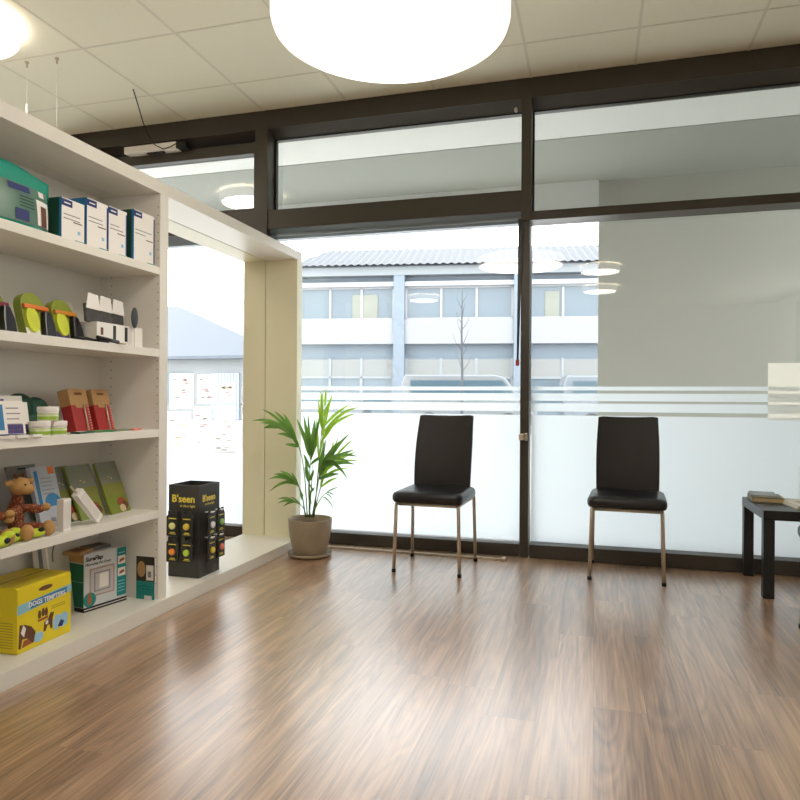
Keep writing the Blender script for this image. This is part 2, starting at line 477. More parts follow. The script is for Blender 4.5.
for a, b in zip(edges[:-1], edges[1:]):
    a2 = max(a+.24, S0); b2 = b-.24
    MB().box(a2, b2, -.1, .25, 3.53, 4.62).build('parapet', BWH, B)
    MB().box(a2, b2, -.12, .25, 6.08, 6.28).build('blind_box', OFFW, B)
    up = MB().box(a2+.05, b2-.05, .17, .25, 4.66, 6.06)
    up.build('window', BGL, B)
    n = 3; ms = MB()
    for k in range(n+1):
        xx = a2+.05+(b2-a2-.1)*k/n; ms.box(xx-.05, xx+.05, .1, .17, 4.66, 6.06)
    ms.box(a2, b2, .1, .17, 4.62, 4.70).box(a2, b2, .1, .17, 6.0, 6.08)
    ms.build('window_frame', OFFW, B)
    lo = MB().box(a2+.05, b2-.05, .17, .25, .9, 2.9); lo.build('window', BGL, B)
    ls = MB()
    for k in range(n+1):
        xx = a2+.05+(b2-a2-.1)*k/n; ls.box(xx-.06, xx+.06, .1, .17, .9, 2.9)
    ls.box(a2, b2, .1, .17, 2.0, 2.1)
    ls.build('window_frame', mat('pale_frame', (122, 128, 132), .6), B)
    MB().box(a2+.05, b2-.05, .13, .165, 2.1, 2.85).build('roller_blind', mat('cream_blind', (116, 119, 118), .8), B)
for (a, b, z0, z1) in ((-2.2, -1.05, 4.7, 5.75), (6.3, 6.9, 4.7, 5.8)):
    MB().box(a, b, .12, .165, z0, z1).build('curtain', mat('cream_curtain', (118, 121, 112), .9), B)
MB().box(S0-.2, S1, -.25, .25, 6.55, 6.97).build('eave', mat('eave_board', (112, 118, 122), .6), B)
# corrugated roof: ribbed slope, hipped at its left end
rf = MB(); pitch = .34
sx = S0-.35; k = 0; vs = []; prof = []
ra, rb = Vector((0, -.45, 6.95)), Vector((0, 3.3, 8.45))
while sx < S1+.2:
    prof.append((sx, .07 if k % 2 else 0)); sx += pitch/2; k += 1
vv = []; ffs = []
for i, (sx, h) in enumerate(prof):
    top = min(1, (sx-(S0-.35))/1.0)
    q = ra.lerp(rb, top)
    vv += [(sx, ra.y, ra.z+h), (sx, q.y, q.z+h)]
for i in range(len(prof)-1): ffs.append((2*i, 2*i+2, 2*i+3, 2*i+1))
rf.add(vv, ffs, 0)
rf.add([(S0-.35, -.45, 6.93), (S1, -.45, 6.93), (S1, 3.3, 8.43), (S0+.65, 3.3, 8.43), (S0-.35, 9, 6.93), (S1, 9, 6.93)],
       [(0, 1, 2, 3), (0, 3, 4), (3, 2, 5, 4), (0, 4, 5, 1)], 0)
rf.build('roof', ROOF, B)
# low house to the left, seen through the shelf opening
H2 = thing('low_house', 'low house with grey-blue hipped roof seen through the shelf opening', 'building', (-22, 30, 0))
MB().box(-8, 7.2, .3, 9, -.05, 3.25).build('wall', mat('grey_house_wall', (120, 124, 125), .8, noise=.04, nscale=1), H2)
h = MB().add([(-8.4, -.3, 3.2), (7.6, -.3, 3.2), (7.6, 9.3, 3.2), (-8.4, 9.3, 3.2), (-3, 4.5, 6.5), (-1.6, 4.5, 6.5),
              (-8.4, -.3, 3.05), (7.6, -.3, 3.05), (7.6, 9.3, 3.05), (-8.4, 9.3, 3.05)],
             [(0, 1, 5, 4), (1, 2, 5), (2, 3, 4, 5), (3, 0, 4), (0, 6, 7, 1), (1, 7, 8, 2), (2, 8, 9, 3), (3, 9, 6, 0), (6, 9, 8, 7)], 0)
h.build('roof', mat('slate_roof', (80, 88, 96), .6, noise=.05, nscale=1), H2)
gd = MB().box(3.3, 4.9, .2, .3, 0, 2.35)
for i in range(9): gd.box(3.36+i*.17, 3.40+i*.17, .17, .2, 0, 2.35)
gd.build('garage_door', mat('blue_door', (136, 148, 170), .5), H2)
MB().box(-1.5, 2.2, .2, .3, .8, 2.4).build('window', BGL, H2)
# bare young tree
T = thing('young_tree', 'thin bare young tree standing in front of the building across the street', 'tree', (-3.85, 20, -.03))
BARK = mat('bark', '#3e4246', .9, noise=.2, nscale=10)
MB().tube([(0, 0, 0), (.02, 0, 1.5), (-.01, 0, 3), (0, 0, 4.4)], [.05, .04, .03, .01], 0, 8).build('trunk', BARK, T)
br = MB()
for i in range(14):
    z = 1.9+i*.16; a = i*2.4; l = .55-.02*i
    br.tube([(0, 0, z), (l*.4*cos(a), l*.4*sin(a), z+l*.55), (l*.6*cos(a), l*.6*sin(a), z+l*1.1)], [.012, .008, .004], 0, 5)
br.build('branches', BARK, T)
# parked vehicles across the forecourt
def car(loc, rz, body, van, label, gname):
    t = thing('parked_van' if van else 'parked_car', label, 'van' if van else 'car', loc, rz, None)
    if van:
        o = [(-2.3, .3), (2.3, .3), (2.35, .9), (1.75, 1.15), (1.25, 1.85), (.9, 1.95), (-2.2, 1.95), (-2.32, 1.6)]
        g = [(1.6, 1.18), (1.15, 1.75), (-2.0, 1.75), (-2.0, 1.18)]
    else:
        o = [(-2.1, .28), (2.1, .28), (2.15, .72), (1.9, .86), (.95, .95), (.35, 1.42), (-.2, 1.48), (-1.1, 1.44), (-1.75, 1.0), (-2.12, .92)]
        g = [(.82, .97), (.28, 1.36), (-1.0, 1.37), (-1.5, 1.0)]
    MB().prism(o, -.85, .85, 'y').build('body', body, t, bevel=.06, seg=3)
    MB().prism(g, -.86, .86, 'y').build('side_glass', mat('car_glass', '#3b4d57', .08), t)
    for sx_ in (-1.35, 1.35):
        for sy in (-.78, .78):
            wm = MB().lathe([(.1, -.1), (.31, -.1), (.33, -.06), (.33, .06), (.31, .1), (.1, .1)], (0, 0, 0), 0, 20)
            wm.lathe([(.02, -.105), (.19, -.105), (.19, .105), (.02, .105)], (0, 0, 0), 1, 16)
            wm.build('wheel', [BLACK, STEEL], t, (sx_, sy, .33), (pi/2, 0, 0))
    return t
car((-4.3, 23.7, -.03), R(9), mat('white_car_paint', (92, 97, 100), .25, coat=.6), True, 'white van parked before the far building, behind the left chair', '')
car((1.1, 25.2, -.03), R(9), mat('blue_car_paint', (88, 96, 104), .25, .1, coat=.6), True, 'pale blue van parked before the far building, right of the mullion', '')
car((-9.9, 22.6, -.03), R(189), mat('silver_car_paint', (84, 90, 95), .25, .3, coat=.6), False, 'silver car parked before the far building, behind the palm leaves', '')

# ================================================================ CEILING LIGHTS
def flush_lamp(x, y, label, r=.36):
    t = thing('ceiling_light', label, 'lamp', (x, y, ZC), 0, None)
    MB().lathe([(r*.9, 0), (r*.9, -.015), (r*.3, -.02)], seg=48).build('mounting_plate', WHITE, t)
    MB().lathe([(r, -.02), (r, -.085), (r*.965, -.10), (r*.93, -.1015)], seg=64, cap=False).build('rim', LAMPRIM, t)
    MB().lathe([(r*.93, -.1015), (r*.6, -.106), (r*.02, -.107)], seg=64).build('diffuser', LAMP, t)
    return t
flush_lamp(-3.34, 2.84, 'round white flush ceiling light above and behind the shelving at the left edge', .31)
flush_lamp(.06, -1.7, 'round white flush ceiling light behind the camera, nearer the windows on the right', .3)
flush_lamp(.07, -3.6, 'round white flush ceiling light furthest back on the right', .3)
flush_lamp(-3.25, -3.9, 'round white flush ceiling light furthest back on the left', .3)
# big pendant
r = .425; t = thing('pendant_light', 'large round white disc pendant light hanging in the middle of the room', 'lamp', (-.712, 2.315, 2.325))
MB().lathe([(r*.94, .002), (r*.6, -.001), (r*.02, -.002)], seg=96).build('diffuser', LAMP, t)
MB().lathe([(r*.94, .002), (r*.985, .008), (r, .03), (r, .075), (r*.98, .082), (r*.02, .084)], seg=96, cap=False).build('rim', LAMPRIM, t)
ca = MB()
for k in range(3):
    a = 2*pi*k/3+.3; ca.tube([(.25*cos(a), .25*sin(a), .08), (.02*cos(a), .02*sin(a), ZC-2.34-.03)], .0012, 0, 6)
ca.build('suspension_cable', STEEL, t)
MB().lathe([(.055, ZC-2.34), (.055, ZC-2.34-.03), (.02, ZC-2.34-.035)]).build('canopy', WHITE, t)

# ================================================================ SHELVING UNIT
XFr, XJ, XBk = -1.955, -2.19, -2.36
XPl = -1.93
SH = thing('shelving_unit', 'tall cream built-in shelving unit with open window frame bay beside the windows', 'shelf', (0, 0, 0))
Y0, YD0, YD1, YE0, YE1 = .75, 2.72, 2.782, 4.23, 4.31
ZT0, ZT1, ZB = 1.962, 2.02, .065
def part(n, mb, m=SHELF, bev=.0015): return mb.build(n, m, SH, bevel=bev)
part('plinth', MB().box(XBk, XPl, Y0, YE1, 0, .064))
part('top_panel', MB().box(XJ, XFr, Y0, YE1, ZT0, ZT1))
part('end_panel', MB().box(XJ, XFr, YE0, YE1, .063, ZT0), IVORY)
part('side_panel', MB().box(-2.29, XFr, Y0, Y0+.05, .063, ZT0))
dv = MB().box(-2.30, XFr, YD0, YD1, .063, ZT0)
for xc in (-2.222, -1.966):
    z = .14
    while z < 1.93:
        dv.add([(xc+.0028*cos(2*pi*k/8), YD0-.0006, z+.0028*sin(2*pi*k/8)) for k in range(8)], [tuple(range(8))], 1)
        z += .04
dv.build('divider', [SHELF, mat('peg_hole', '#6a6252', .8)], SH)
part('back_panel', MB().box(-2.30, -2.285, Y0, YD0, .063, ZT0))
part('top_cap', MB().box(XBk, XJ-.003, Y0, YE1, ZT0+.0, ZT1-.02))
for z in (1.618, 1.235, .861, .483):
    part('shelf', MB().box(-2.285, XFr-.001, Y0+.05, YD0, z-.036, z))
# rear lining of the open bay, a thin joint behind the front frame
part('lining', MB().box(XBk, XJ-.004, YE0-.002, YE1, .063, ZT0).box(XBk, XJ-.004, YD1-.02, YD1+.001, .063, ZT0).box(XBk, XJ-.004, YD1, YE0, ZT0-.002, ZT0+.005), IVORY)
XS = XFr

# ================================================================ CHAIRS
def make_chair(label, loc, rz):
    t = thing('visitor_chair', label, 'chair', loc, rz, None)
    st = MB().cushion(.425, .44, [(.408, .018), (.412, .006), (.428, 0), (.45, .001), (.463, .008), (.471, .025), (.474, .06), (.4755, .12)], .05)
    st.build('seat', BLACKLEATHER, t, (0, -.015, 0))
    # backrest: front (0,-y) and rear skins
    NU, NV = 12, 16; b = MB(); grid = []
    z0, z1 = .425, .914
    def wid(v): return .179+.004*sin(pi*min(1, v*1.1)) - .003*max(0, v-.7)/.3
    for side in (0, 1):
        for j in range(NV+1):
            v = j/NV
            for i in range(NU+1):
                u = -1+2*i/NU
                xx = u*wid(v); bow = .028*(u*u)
                yy = .172+.118*v**1.15-.02*sin(pi*v) - bow + (.02 if side else 0)
                zz = z0+(z1-z0)*v - (.006*(1-u*u)*v)
                if abs(u) > .99 and (j == NV): zz -= .006
                grid.append((xx, yy, zz))
    n = (NU+1)*(NV+1); fs = []
    for s_ in (0, 1):
        for j in range(NV):
            for i in range(NU):
                a = s_*n+j*(NU+1)+i; fs.append((a, a+1, a+NU+2, a+NU+1))
    for j in range(NV):
        for e in (0, NU):
            a = j*(NU+1)+e; fs.append((a, a+NU+1, a+NU+1+n, a+n))
    for i in range(NU):
        for j in (0, NV):
            a = j*(NU+1)+i; fs.append((a, a+1, a+1+n, a+n))
    b.add(grid, fs, 0, False)
    bo = b.build('backrest', BLACKFAB, t, bevel=.005, seg=3)
    fr = MB()
    fr.tube([(-.175, -.19, .398), (.175, -.19, .398)], .010)
    fr.tube([(-.182, -.20, .398), (-.182, .17, .398)], .010).tube([(.182, -.20, .398), (.182, .17, .398)], .010)
    fr.tube([(-.175, .16, .398), (.175, .16, .398)], .010)
    fr.build('seat_frame', STEEL, t)
    for sx_ in (-1, 1):
        MB().tube([(sx_*.183, -.196, .402), (sx_*.186, -.199, .385), (sx_*.196, -.208, .012)], .0105, 0, 12).build('leg', STEEL, t)
        MB().tube([(sx_*.16, .172, .428), (sx_*.185, .176, .428), (sx_*.194, .180, .422), (sx_*.198, .184, .405), (sx_*.206, .208, .012)], .0105, 0, 12).build('leg', STEEL, t)
        MB().lathe([(.0125, 0), (.0125, .018), (.0108, .02)], (sx_*.196, -.208, 0), 0, 12).build('foot_cap', BLACK, t)
        MB().lathe([(.0125, 0), (.0125, .018), (.0108, .02)], (sx_*.206, .208, 0), 0, 12).build('foot_cap', BLACK, t)
    return t
c1 = make_chair('black leather visitor chair on steel legs standing next to the potted palm', (-.925, 3.995, 0), R(-1.5))
def chair_copy(label, loc, rz):
    c = copy_tree(c1); c['label'] = label; c.location = loc; c.rotation_euler = (0, 0, rz); return c
chair_copy('black leather visitor chair on steel legs standing right of the window mullion', (.182, 4.158, 0), R(-3))
chair_copy('black leather visitor chair at the right photo edge, only a seat corner shows', (1.104, 3.20, 0), R(-88))

# ================================================================ SIDE TABLE
t = thing('side_table', 'low square black side table on four thick legs below the right window', 'table', (1.104, 4.105, 0))
MB().box(-.272, .272, -.265, .265, .402, .452).build('table_top', BLACKWOOD, t, bevel=.003)
for sx_ in (-1, 1):
    for sy in (-1, 1):
        MB().box(sx_*.271, sx_*.219, sy*.264, sy*.212, 0, .402).build('leg', BLACKWOOD, t, bevel=.002)
def book(label, loc, rz, w, dd, h, cov, pg='#c9b489', cat='book'):
    b = thing('book', label, cat, loc, rz)
    MB().box(-w/2, w/2, -dd/2, dd/2, 0, .003).box(-w/2, w/2, -dd/2, dd/2, h-.003, h).box(-w/2, -w/2+.004, -dd/2, dd/2, 0, h).build('cover', cov, b, bevel=.001)
    MB().box(-w/2+.004, w/2-.005, -dd/2+.004, dd/2-.004, .003, h-.003).build('pages', mat('pages'+pg, pg, .8, noise=.06, nscale=200), b)
    return b
book('thick book with tan page edges lying under a grey one on the table corner', (.93, 4.245, .452), R(-4), .16, .21, .026, mat('olive_cover', '#8a8263', .5))
book('thin grey-covered book lying on top of the thicker one on the table', (.915, 4.255, .478), R(-8), .13, .20, .011, mat('grey_cover', '#8d918f', .4), '#d9d6cc')
mg = MB()
for i in range(3): mg.box(-.105+.004*i, .105-.003*i, -.14, .14, .006*i, .006*i+.0055, 0)
mg.box(-.06, .02, -.08, .05, .0176, .0182, 1)
tag(mg.build('magazine', [PAPER, mat('magazine_print', '#b9b0a6', .4)], None, (1.10, 4.08, .452), (0, 0, R(5)), bevel=.001), 'white magazines lying in a thin pile at the front of the side table', 'magazine')
ac = mat('clear_acrylic', '#dfe6ea', .08)
bh = thing('leaflet_holder', 'clear leaflet holder with white leaflets standing on the side table at the right edge', 'leaflet holder', (1.150, 4.21, .4775 - .0255), R(10))
MB().box(-.06, .06, -.005, .0, .0, .16).box(-.06, .06, .03, .033, 0, .20).box(-.06, .06, -.005, .033, 0, .004).build('stand', GLASS, bh)
lf = MB().box(-.052, .052, .004, .024, .005, .19, 0); lf.fl(-.035, .035, .1, .16, .004, 1)
lf.build('leaflets', [PAPER, GREY], bh)

# ================================================================ PALM
P0 = Vector((-1.757, 4.02, 0))
PT = thing('potted_palm', 'young green areca palm in a taupe pot standing at the end of the shelving', 'potted plant', P0)
sa = MB().lathe([(.02, .004), (.125, .004), (.137, .010), (.142, .028), (.138, .03), (.128, .016), (.02, .014)], seg=48)
sa.build('saucer', POT, PT)
pt = MB().lathe([(.02, .016), (.098, .016), (.108, .03), (.125, .10), (.136, .17), (.141, .238), (.139, .244), (.132, .243), (.127, .17), (.12, .205), (.02, .205)], seg=48)
pt.build('pot', POT, PT)
sl = MB().lathe([(.128, .198), (.1, .209), (.05, .214), (.004, .216)], seg=24); sl.build('soil', SOIL, PT)
def px(u, v, dy=0):       # photo offsets turned into metres around the pot axis
    k = .00643*(1+dy*.2)
    return Vector(((u-309)*k*1.06, dy-(u-309)*k*0.0, 1.0-(v-401.5)*k))
def frond(stem, leaves, mleaf, dy=0, wd=.026):
    f = MB()
    n = len(stem); pts = []
    for i, (u, v) in enumerate(stem):
        pts.append(px(u, v, dy*(i/(n-1))**1.2))
    # smooth the stem
    sm = []
    for i in range(n-1):
        a = pts[max(i-1, 0)]; b = pts[i]; c = pts[i+1]; d_ = pts[min(i+2, n-1)]
        for k in range(5):
            t_ = k/5; sm.append(.5*((2*b)+(-a+c)*t_+(2*a-5*b+4*c-d_)*t_*t_+(-a+3*b-3*c+d_)*t_**3))
    sm.append(pts[-1])
    f.tube(sm, [.0045-.003*i/(len(sm)-1) for i in range(len(sm))], 1, 7)
    L_ = len(sm)-1
    for (tt, u, v, sag, zz) in leaves:
        a = sm[min(L_, int(tt*L_))]; e = px(u, v, dy*tt**1.2+zz)
        d0 = e-a; ln = d0.length; mid = a+d0*.5+Vector((0, 0, sag*ln))
        vs = []; NS = 12
        side = d0.cross(Vector((0, 1, 0)));
        if side.length < 1e-5: side = Vector((1, 0, 0))
        side.normalize(); side = (side+Vector((0, random.uniform(-.5, .5), 0))).normalized()
        w0 = wd*random.uniform(.85, 1.15)*min(1, ln/.16+.2)
        for i in range(NS+1):
            s_ = i/NS; c = a*(1-s_)**2+mid*2*s_*(1-s_)+e*s_*s_
            ww = w0*.5*(sin(pi*min(1, s_**.75))**.8 if 0 < s_ < 1 else 0)+.0006
            nrm = d0.normalized().cross(side)
            vs += [c+side*ww+nrm*ww*.35, c, c-side*ww+nrm*ww*.35]
        fs = []
        for i in range(NS):
            fs += [(3*i, 3*i+1, 3*i+4, 3*i+3), (3*i+1, 3*i+2, 3*i+5, 3*i+4)]
        f.add(vs, fs, 0, True)
    return f.build('frond', [mleaf, STEM], PT)
frond([(306, 518), (304, 480), (300, 452), (292, 436), (276, 426)],
      [(.55, 292, 432, .0, -.03), (.62, 262, 411, .22, -.02), (.62, 281, 415, .15, .03), (.7, 257, 425, .22, .03), (.72, 254, 423, .3, -.06), (.66, 275, 436, .2, .02), (.9, 262, 430, .15, .02), (.6, 270, 413, .2, .05), (.58, 286, 446, .1, -.02)], LEAF, -.06, .026)
frond([(308, 518), (310, 480), (309, 455)], [(.98, 299, 416, .0, .02), (.98, 306, 413, 0, -.02), (.98, 317, 412, 0, .02), (.97, 296, 420, .05, -.04), (.97, 312, 420, 0, 0), (.9, 303, 425, 0, .03)], LEAF, .02, .03)
frond([(313, 518), (316, 470), (318, 430), (320, 405)],
      [(.98, 321, 388, 0, 0), (.75, 315, 391, 0, .02), (.8, 330, 396, .03, -.03), (.68, 345, 405, .15, .03), (.66, 357, 408, .25, -.03), (.62, 351, 414, .18, .02), (.7, 312, 398, 0, .03), (.55, 338, 420, .1, -.05), (.6, 325, 396, 0, .05), (.45, 312, 418, 0, .02), (.4, 324, 425, 0, -.02), (.72, 320, 392, 0, -.03)], LEAFY, .06, .02)
frond([(311, 518), (318, 485), (323, 466), (330, 455)],
      [(.45, 350, 434, .2, .0), (.6, 344, 441, .15, -.03), (.75, 358, 456, .22, .02), (.8, 354, 461, .15, -.04), (.5, 338, 444, .1, .04), (.75, 349, 479, .45, .02), (.65, 353, 464, .2, .05), (.4, 338, 474, .15, .03), (.55, 352, 450, .2, .05), (.5, 328, 440, .05, -.02)], LEAF, -.08, .024)
frond([(312, 518), (319, 482), (325, 462)],
      [(.9, 346, 440, .1, .02), (.8, 334, 438, 0, -.02), (.85, 353, 461, .2, .02), (.6, 344, 468, .15, 0), (.55, 329, 445, 0, .04), (.45, 333, 478, .2, .03), (.98, 326, 442, 0, .02), (.5, 318, 440, 0, .03), (.4, 326, 465, .05, -.03), (.7, 348, 452, .15, .05)], LEAFY, .08, .018)
frond([(304, 518), (301, 495), (295, 483), (288, 478)],
      [(.45, 302, 502, -.1, 0), (.6, 269, 482, .3, -.02), (.65, 267, 495, .3, .02), (.5, 303, 498, -.2, .02), (.7, 272, 477, .22, .02), (.5, 292, 474, .12, -.02), (.6, 282, 473, .2, -.04), (.55, 276, 487, .25, .04)], LEAF, -.05, .022)
frond([(305, 518), (303, 508), (296, 503)], [(.8, 280, 506, .3, -.02), (.9, 284, 509, .2, .02), (.6, 290, 499, .2, .02), (.7, 276, 502, .25, .03)], LEAF, -.07, .017)
frond([(308, 518), (309, 495), (311, 480)], [(.95, 306, 461, 0, 0), (.8, 303, 468, .05, .03), (.9, 317, 470, 0, -.03), (.7, 310, 505, -.3, .03), (.5, 313, 488, 0, .03), (.85, 313, 492, -.1, .03)], LEAF, -.04, .024)
frond([(310, 518), (318, 500), (324, 492)], [(.9, 334, 487, .1, .02), (.8, 332, 501, .3, -.02), (.6, 330, 510, .4, .03), (.95, 333, 495, .1, -.03)], LEAF, .04, .012)
frond([(309, 518), (306, 490), (306, 466), (303, 450)], [(.7, 320, 455, .1, .03), (.85, 296, 436, 0, .02), (.75, 312, 438, 0, .04), (.6, 298, 455, .05, .02)], LEAF, .07, .022)

# ================================================================ GOODS ON THE SHELVES
def good(name, label, cat, x, y, z, rz=0, group=None):
    return thing(name, label, cat, (x, y, z), rz, group)
def carton(name, label, cat, y0, y1, z0, h, xf, dep, bodym, draw, mats, group=None, rz=0, lean=0, bevel=.001):
    """box whose printed front looks along +X; origin at the bottom of its front face centre"""
    w = y1-y0
    mb = MB().box(-dep, 0, -w/2, w/2, 0, h, 0)
    draw(mb, w, h)
    o = mb.build(name, [bodym]+mats, None, (xf, (y0+y1)/2, z0), (0, lean, rz))
    return tag(o, label, cat, group)

# --- top shelf -----------------------------------------------------------
bg = good('foil_pouch', 'large teal foil pouch of pet food on the top shelf', 'bag', -2.03, 1.945, 1.618)
def pouch():
    m = MB(); NU, NV = 16, 14; W_, H_ = .36, .225
    def pt_(i, j, s_):
        u = -1+2*i/NU; v = j/NV
        th_ = .055*(1-abs(u)**3)*(1-v**2.5)+.003
        zz = H_*v + (.010*sin((u+1)*2.0)*v) - (.014*max(0, u-.1)*v)
        return (s_*th_, u*W_/2, zz)
    v = [pt_(i, j, 1) for j in range(NV+1) for i in range(NU+1)]+[pt_(i, j, -1) for j in range(NV+1) for i in range(NU+1)]
    n = (NU+1)*(NV+1); fs = []; ms = []
    for s_ in (0, 1):
        for j in range(NV):
            for i in range(NU):
                a = s_*n+j*(NU+1)+i; fs.append((a, a+1, a+NU+2, a+NU+1))
    for j in range(NV):
        for e in (0, NU):
            a = j*(NU+1)+e; fs.append((a, a+NU+1, a+NU+1+n, a+n))
    for i in range(NU):
        for j in (0, NV):
            a = j*(NU+1)+i; fs.append((a, a+1, a+1+n, a+n))
    m.add(v, fs, 0, True)
    return m
pouch().build('pouch', TEALFOIL, bg)
lb = MB()
def bulge(y, z):
    u = y/.18; v = z/.225
    return .055*(1-abs(u)**3)*(1-v**2.5)+.0065
def sheet(mb, poly, m, off=0, n=8):
    (ya, za), (yb, zb) = poly
    vs = []; fs = []
    for j in range(n+1):
        for i in range(n+1):
            yy = ya+(yb-ya)*i/n; zz = za+(zb-za)*j/n; vs.append((bulge(yy, zz)+off, yy, zz))
    for j in range(n):
        for i in range(n):
            a = j*(n+1)+i; fs.append((a, a+1, a+n+2, a+n+1))
    mb.add(vs, fs, m, True)
sheet(lb, ((-.15, .012), (.15, .155)), 0)
sheet(lb, ((-.05, .125), (.045, .15)), 1, .002)
sheet(lb, ((.07, .02), (.145, .115)), 2, .002)
sheet(lb, ((.09, .02), (.125, .095)), 3, .004)
sheet(lb, ((-.03, .02), (.03, .06)), 1, .002)
for i in range(4): sheet(lb, ((-.01, .07+.012*i), (.055, .074+.012*i)), 4, .003, 4)
sheet(lb, ((.088, .128), (.118, .15)), 2, .003, 4)
lb.build('label', [SGREEN, NAVY, WHITE, BROWN, DGREEN], bg)
def medbox(side, navy_right):
    def draw(m, w, h):
        m.fr(-w/2, -w/2+.055, h-.030, h-.004, 0, 1)
        m.fr(-w/2+.012, -w/2+.045, h-.020, h-.015, .0008, 2)
        m.lines(-w/2+.01, w/2-.02, h*.62, 2, .016, .0035, 0, 3, .4)
        m.fr(w/2-.06, w/2-.012, h*.46, h*.46+.004, 0, 4)
        m.box(-.0004, .0007, w/2-.036, w/2-.022, h*.2, h*.2+.014, 5)
        m.fr(w/2-.05, w/2, 0, .008, 0, 6)
        if navy_right: m.fr(w/2-.007, w/2, .01, h-.012, 0, 1)
        m.fl(-.12, 0, 0, h, -w/2, 7)
        m.fl(-.12, -.012, 0, h, -w/2-.0008, side)
    return draw
MM = [NAVY, WHITE, GTXT, BROWN, LBLUE, TEAL, BLUE, DGREEN, NAVY]
GMED = 'pale medicine cartons on the top shelf'
carton('medicine_carton', 'pale medicine carton on the top shelf, leftmost, right beside the teal pouch', 'box', 2.135, 2.255, 1.618, .16, -1.975, .13, WHITE, medbox(8, False), MM, GMED)
carton('medicine_carton', 'pale medicine carton on the top shelf, second from the teal pouch', 'box', 2.266, 2.388, 1.618, .195, -1.972, .13, WHITE, medbox(7, True), MM, GMED)
carton('medicine_carton', 'pale medicine carton on the top shelf, third from the teal pouch', 'box', 2.40, 2.515, 1.618, .200, -1.978, .13, WHITE, medbox(9, True), MM, GMED)
carton('medicine_carton', 'pale medicine carton on the top shelf, rightmost and tallest of the row', 'box', 2.555, 2.70, 1.618, .228, -1.972, .13, WHITE, medbox(8, True), MM, GMED)

# --- second shelf: domed lead packs ---------------------------------------
def dome_pack(label, y, band, hgt=.165, low=WHITE):
    t = thing('dome_top_package', label, 'package', (-2.055, y, 1.237), (0, R(-14), R(6)), 'green dome-topped packages on the second shelf')
    w_ = .066; o = [(-w_, 0)]+[(-w_*cos(a), hgt-w_*.9+w_*.9*sin(a)) for a in [pi*k/20 for k in range(21)]]+[(w_, 0)]
    MB().prism(o, -.035, 0, 'x').build('backing_card', LIME, t, bevel=.002)
    lens = MB(); 
    lens.prism([(-.03+.034*cos(a), .065+.05*sin(a)) for a in [2*pi*k/24 for k in range(24)]], 0, .012, 'x')
    lens.build('window', mat('yellow_green_lens', '#cfd83a', .3, noise=.15, nscale=20), t)
    pk = MB().prism([(.012, 0), (.075, 0), (.078, .05), (.065, .10), (.035, .105), (.022, .06)], -.02, .022, 'x')
    pk.build('reel_case', mat('black_case', '#1c1b22', .3), t, bevel=.006)
    MB().box(0, .014, -w_+.002, w_+.004, hgt*.60, hgt*.60+.018).build('band', band, t, bevel=.004)
    MB().fr(-w_, .008, 0, .032, .0005, 0).build('price_strip', low, t)
dome_pack('green dome-topped lead package with a dark red band at the left photo edge', 1.925, DRED)
dome_pack('green dome-topped lead package with an orange band, middle of the three', 2.115, ORANGE, .178)
dome_pack('green dome-topped lead package with an orange band nearest the white display carton', 2.265, mat('amber', '#d48a2e', .4), .172, PURPLE)
# white display carton with bagged goods
def dcar(m, w, h):
    for k, c in enumerate((-.105, -.04, .035)):
        if k: m.fr(c-.009, c+.009, h*.22, h*.92, 0, 1)
    m.fr(.045, .075, h*.1, h*.95, 0, 2); m.fr(.09, .092, 0, h, 0, 3)
    m.fr(-.125, -.11, h*.4, h*.75, 0, 4)
dc = carton('display_carton', 'low white display carton with black slots on the second shelf', 'box', 2.36, 2.655, 1.235, .09, -2.0, .15, WHITE, dcar, [BLACK, mat('off_white_print', '#d9d4cd', .5), GTXT, BROWN])
for k, (yy, lab) in enumerate(((2.375, 'grey bagged brush with white header card, leftmost above the display carton'), (2.465, 'grey bagged brush with white header card, middle one above the display carton'), (2.56, 'grey bagged brush with white header card, rightmost above the display carton'))):
    t = thing('bagged_brush', lab, 'brush', (-2.03-.012*k, yy, 1.323), (0, R(-6), 0), 'bagged brushes in the display carton')
    MB().box(-.014, .0, -.042, .042, 0, .08).build('brush_body', mat('dark_bristle', '#4c4a48', .8, noise=.4, nscale=50), t, bevel=.008)
    hd = MB().prism([(-.040, .058), (.042, .054), (.038, .118), (-.022, .124)], .001, .004, 'x'); hd.build('header_card', WHITE, t)
t = tag(MB().ell((0, 0, .04), (.008, .022, .047)).build('oval_brush', mat('slate_rubber', '#3b4245', .5), None, (-1.985, 2.58, 1.325)), 'upright dark grey oval brush standing at the right of the display carton', 'brush')
t = tag(MB().tube([(0, -.06, .018), (0, .065, .008)], .008, 0, 12).build('marker_pen', BLACK, None, (-1.955, 2.37, 1.235)), 'black pen lying in front of the white display carton', 'pen')
cr_ = MB().tube([(.014*cos(a), .014*sin(a), .004) for a in [2*pi*k/20 for k in range(21)]], .003, 0, 8)
tag(cr_.build('steel_ring', STEEL, None, (-1.952, 2.46, 1.235)), 'small steel ring lying at the shelf edge beside the black pen', 'ring')
tw = MB().tube([(0, -.09, .006), (.012, -.03, .007), (-.006, .03, .006), (.008, .085, .007)], .006, 0, 8).box(-.02, .01, .04, .1, 0, .012)
tag(tw.build('dog_lead', BLACK, None, (-1.965, 2.28, 1.235)), 'flat black lead lying coiled in front of the orange-banded package', 'lead')
wp = MB().prism([(-.05, 0), (.04, 0), (.005, .19), (-.05, .17)], -.006, 0, 'x')
tag(wp.build('hanging_card', mat('grey_card', '#b8b1a4', .7), None, (-2.12, 2.40, 1.2355), (0, R(-16), 0)), 'grey backing card leaning behind the third dome-topped package', 'card')

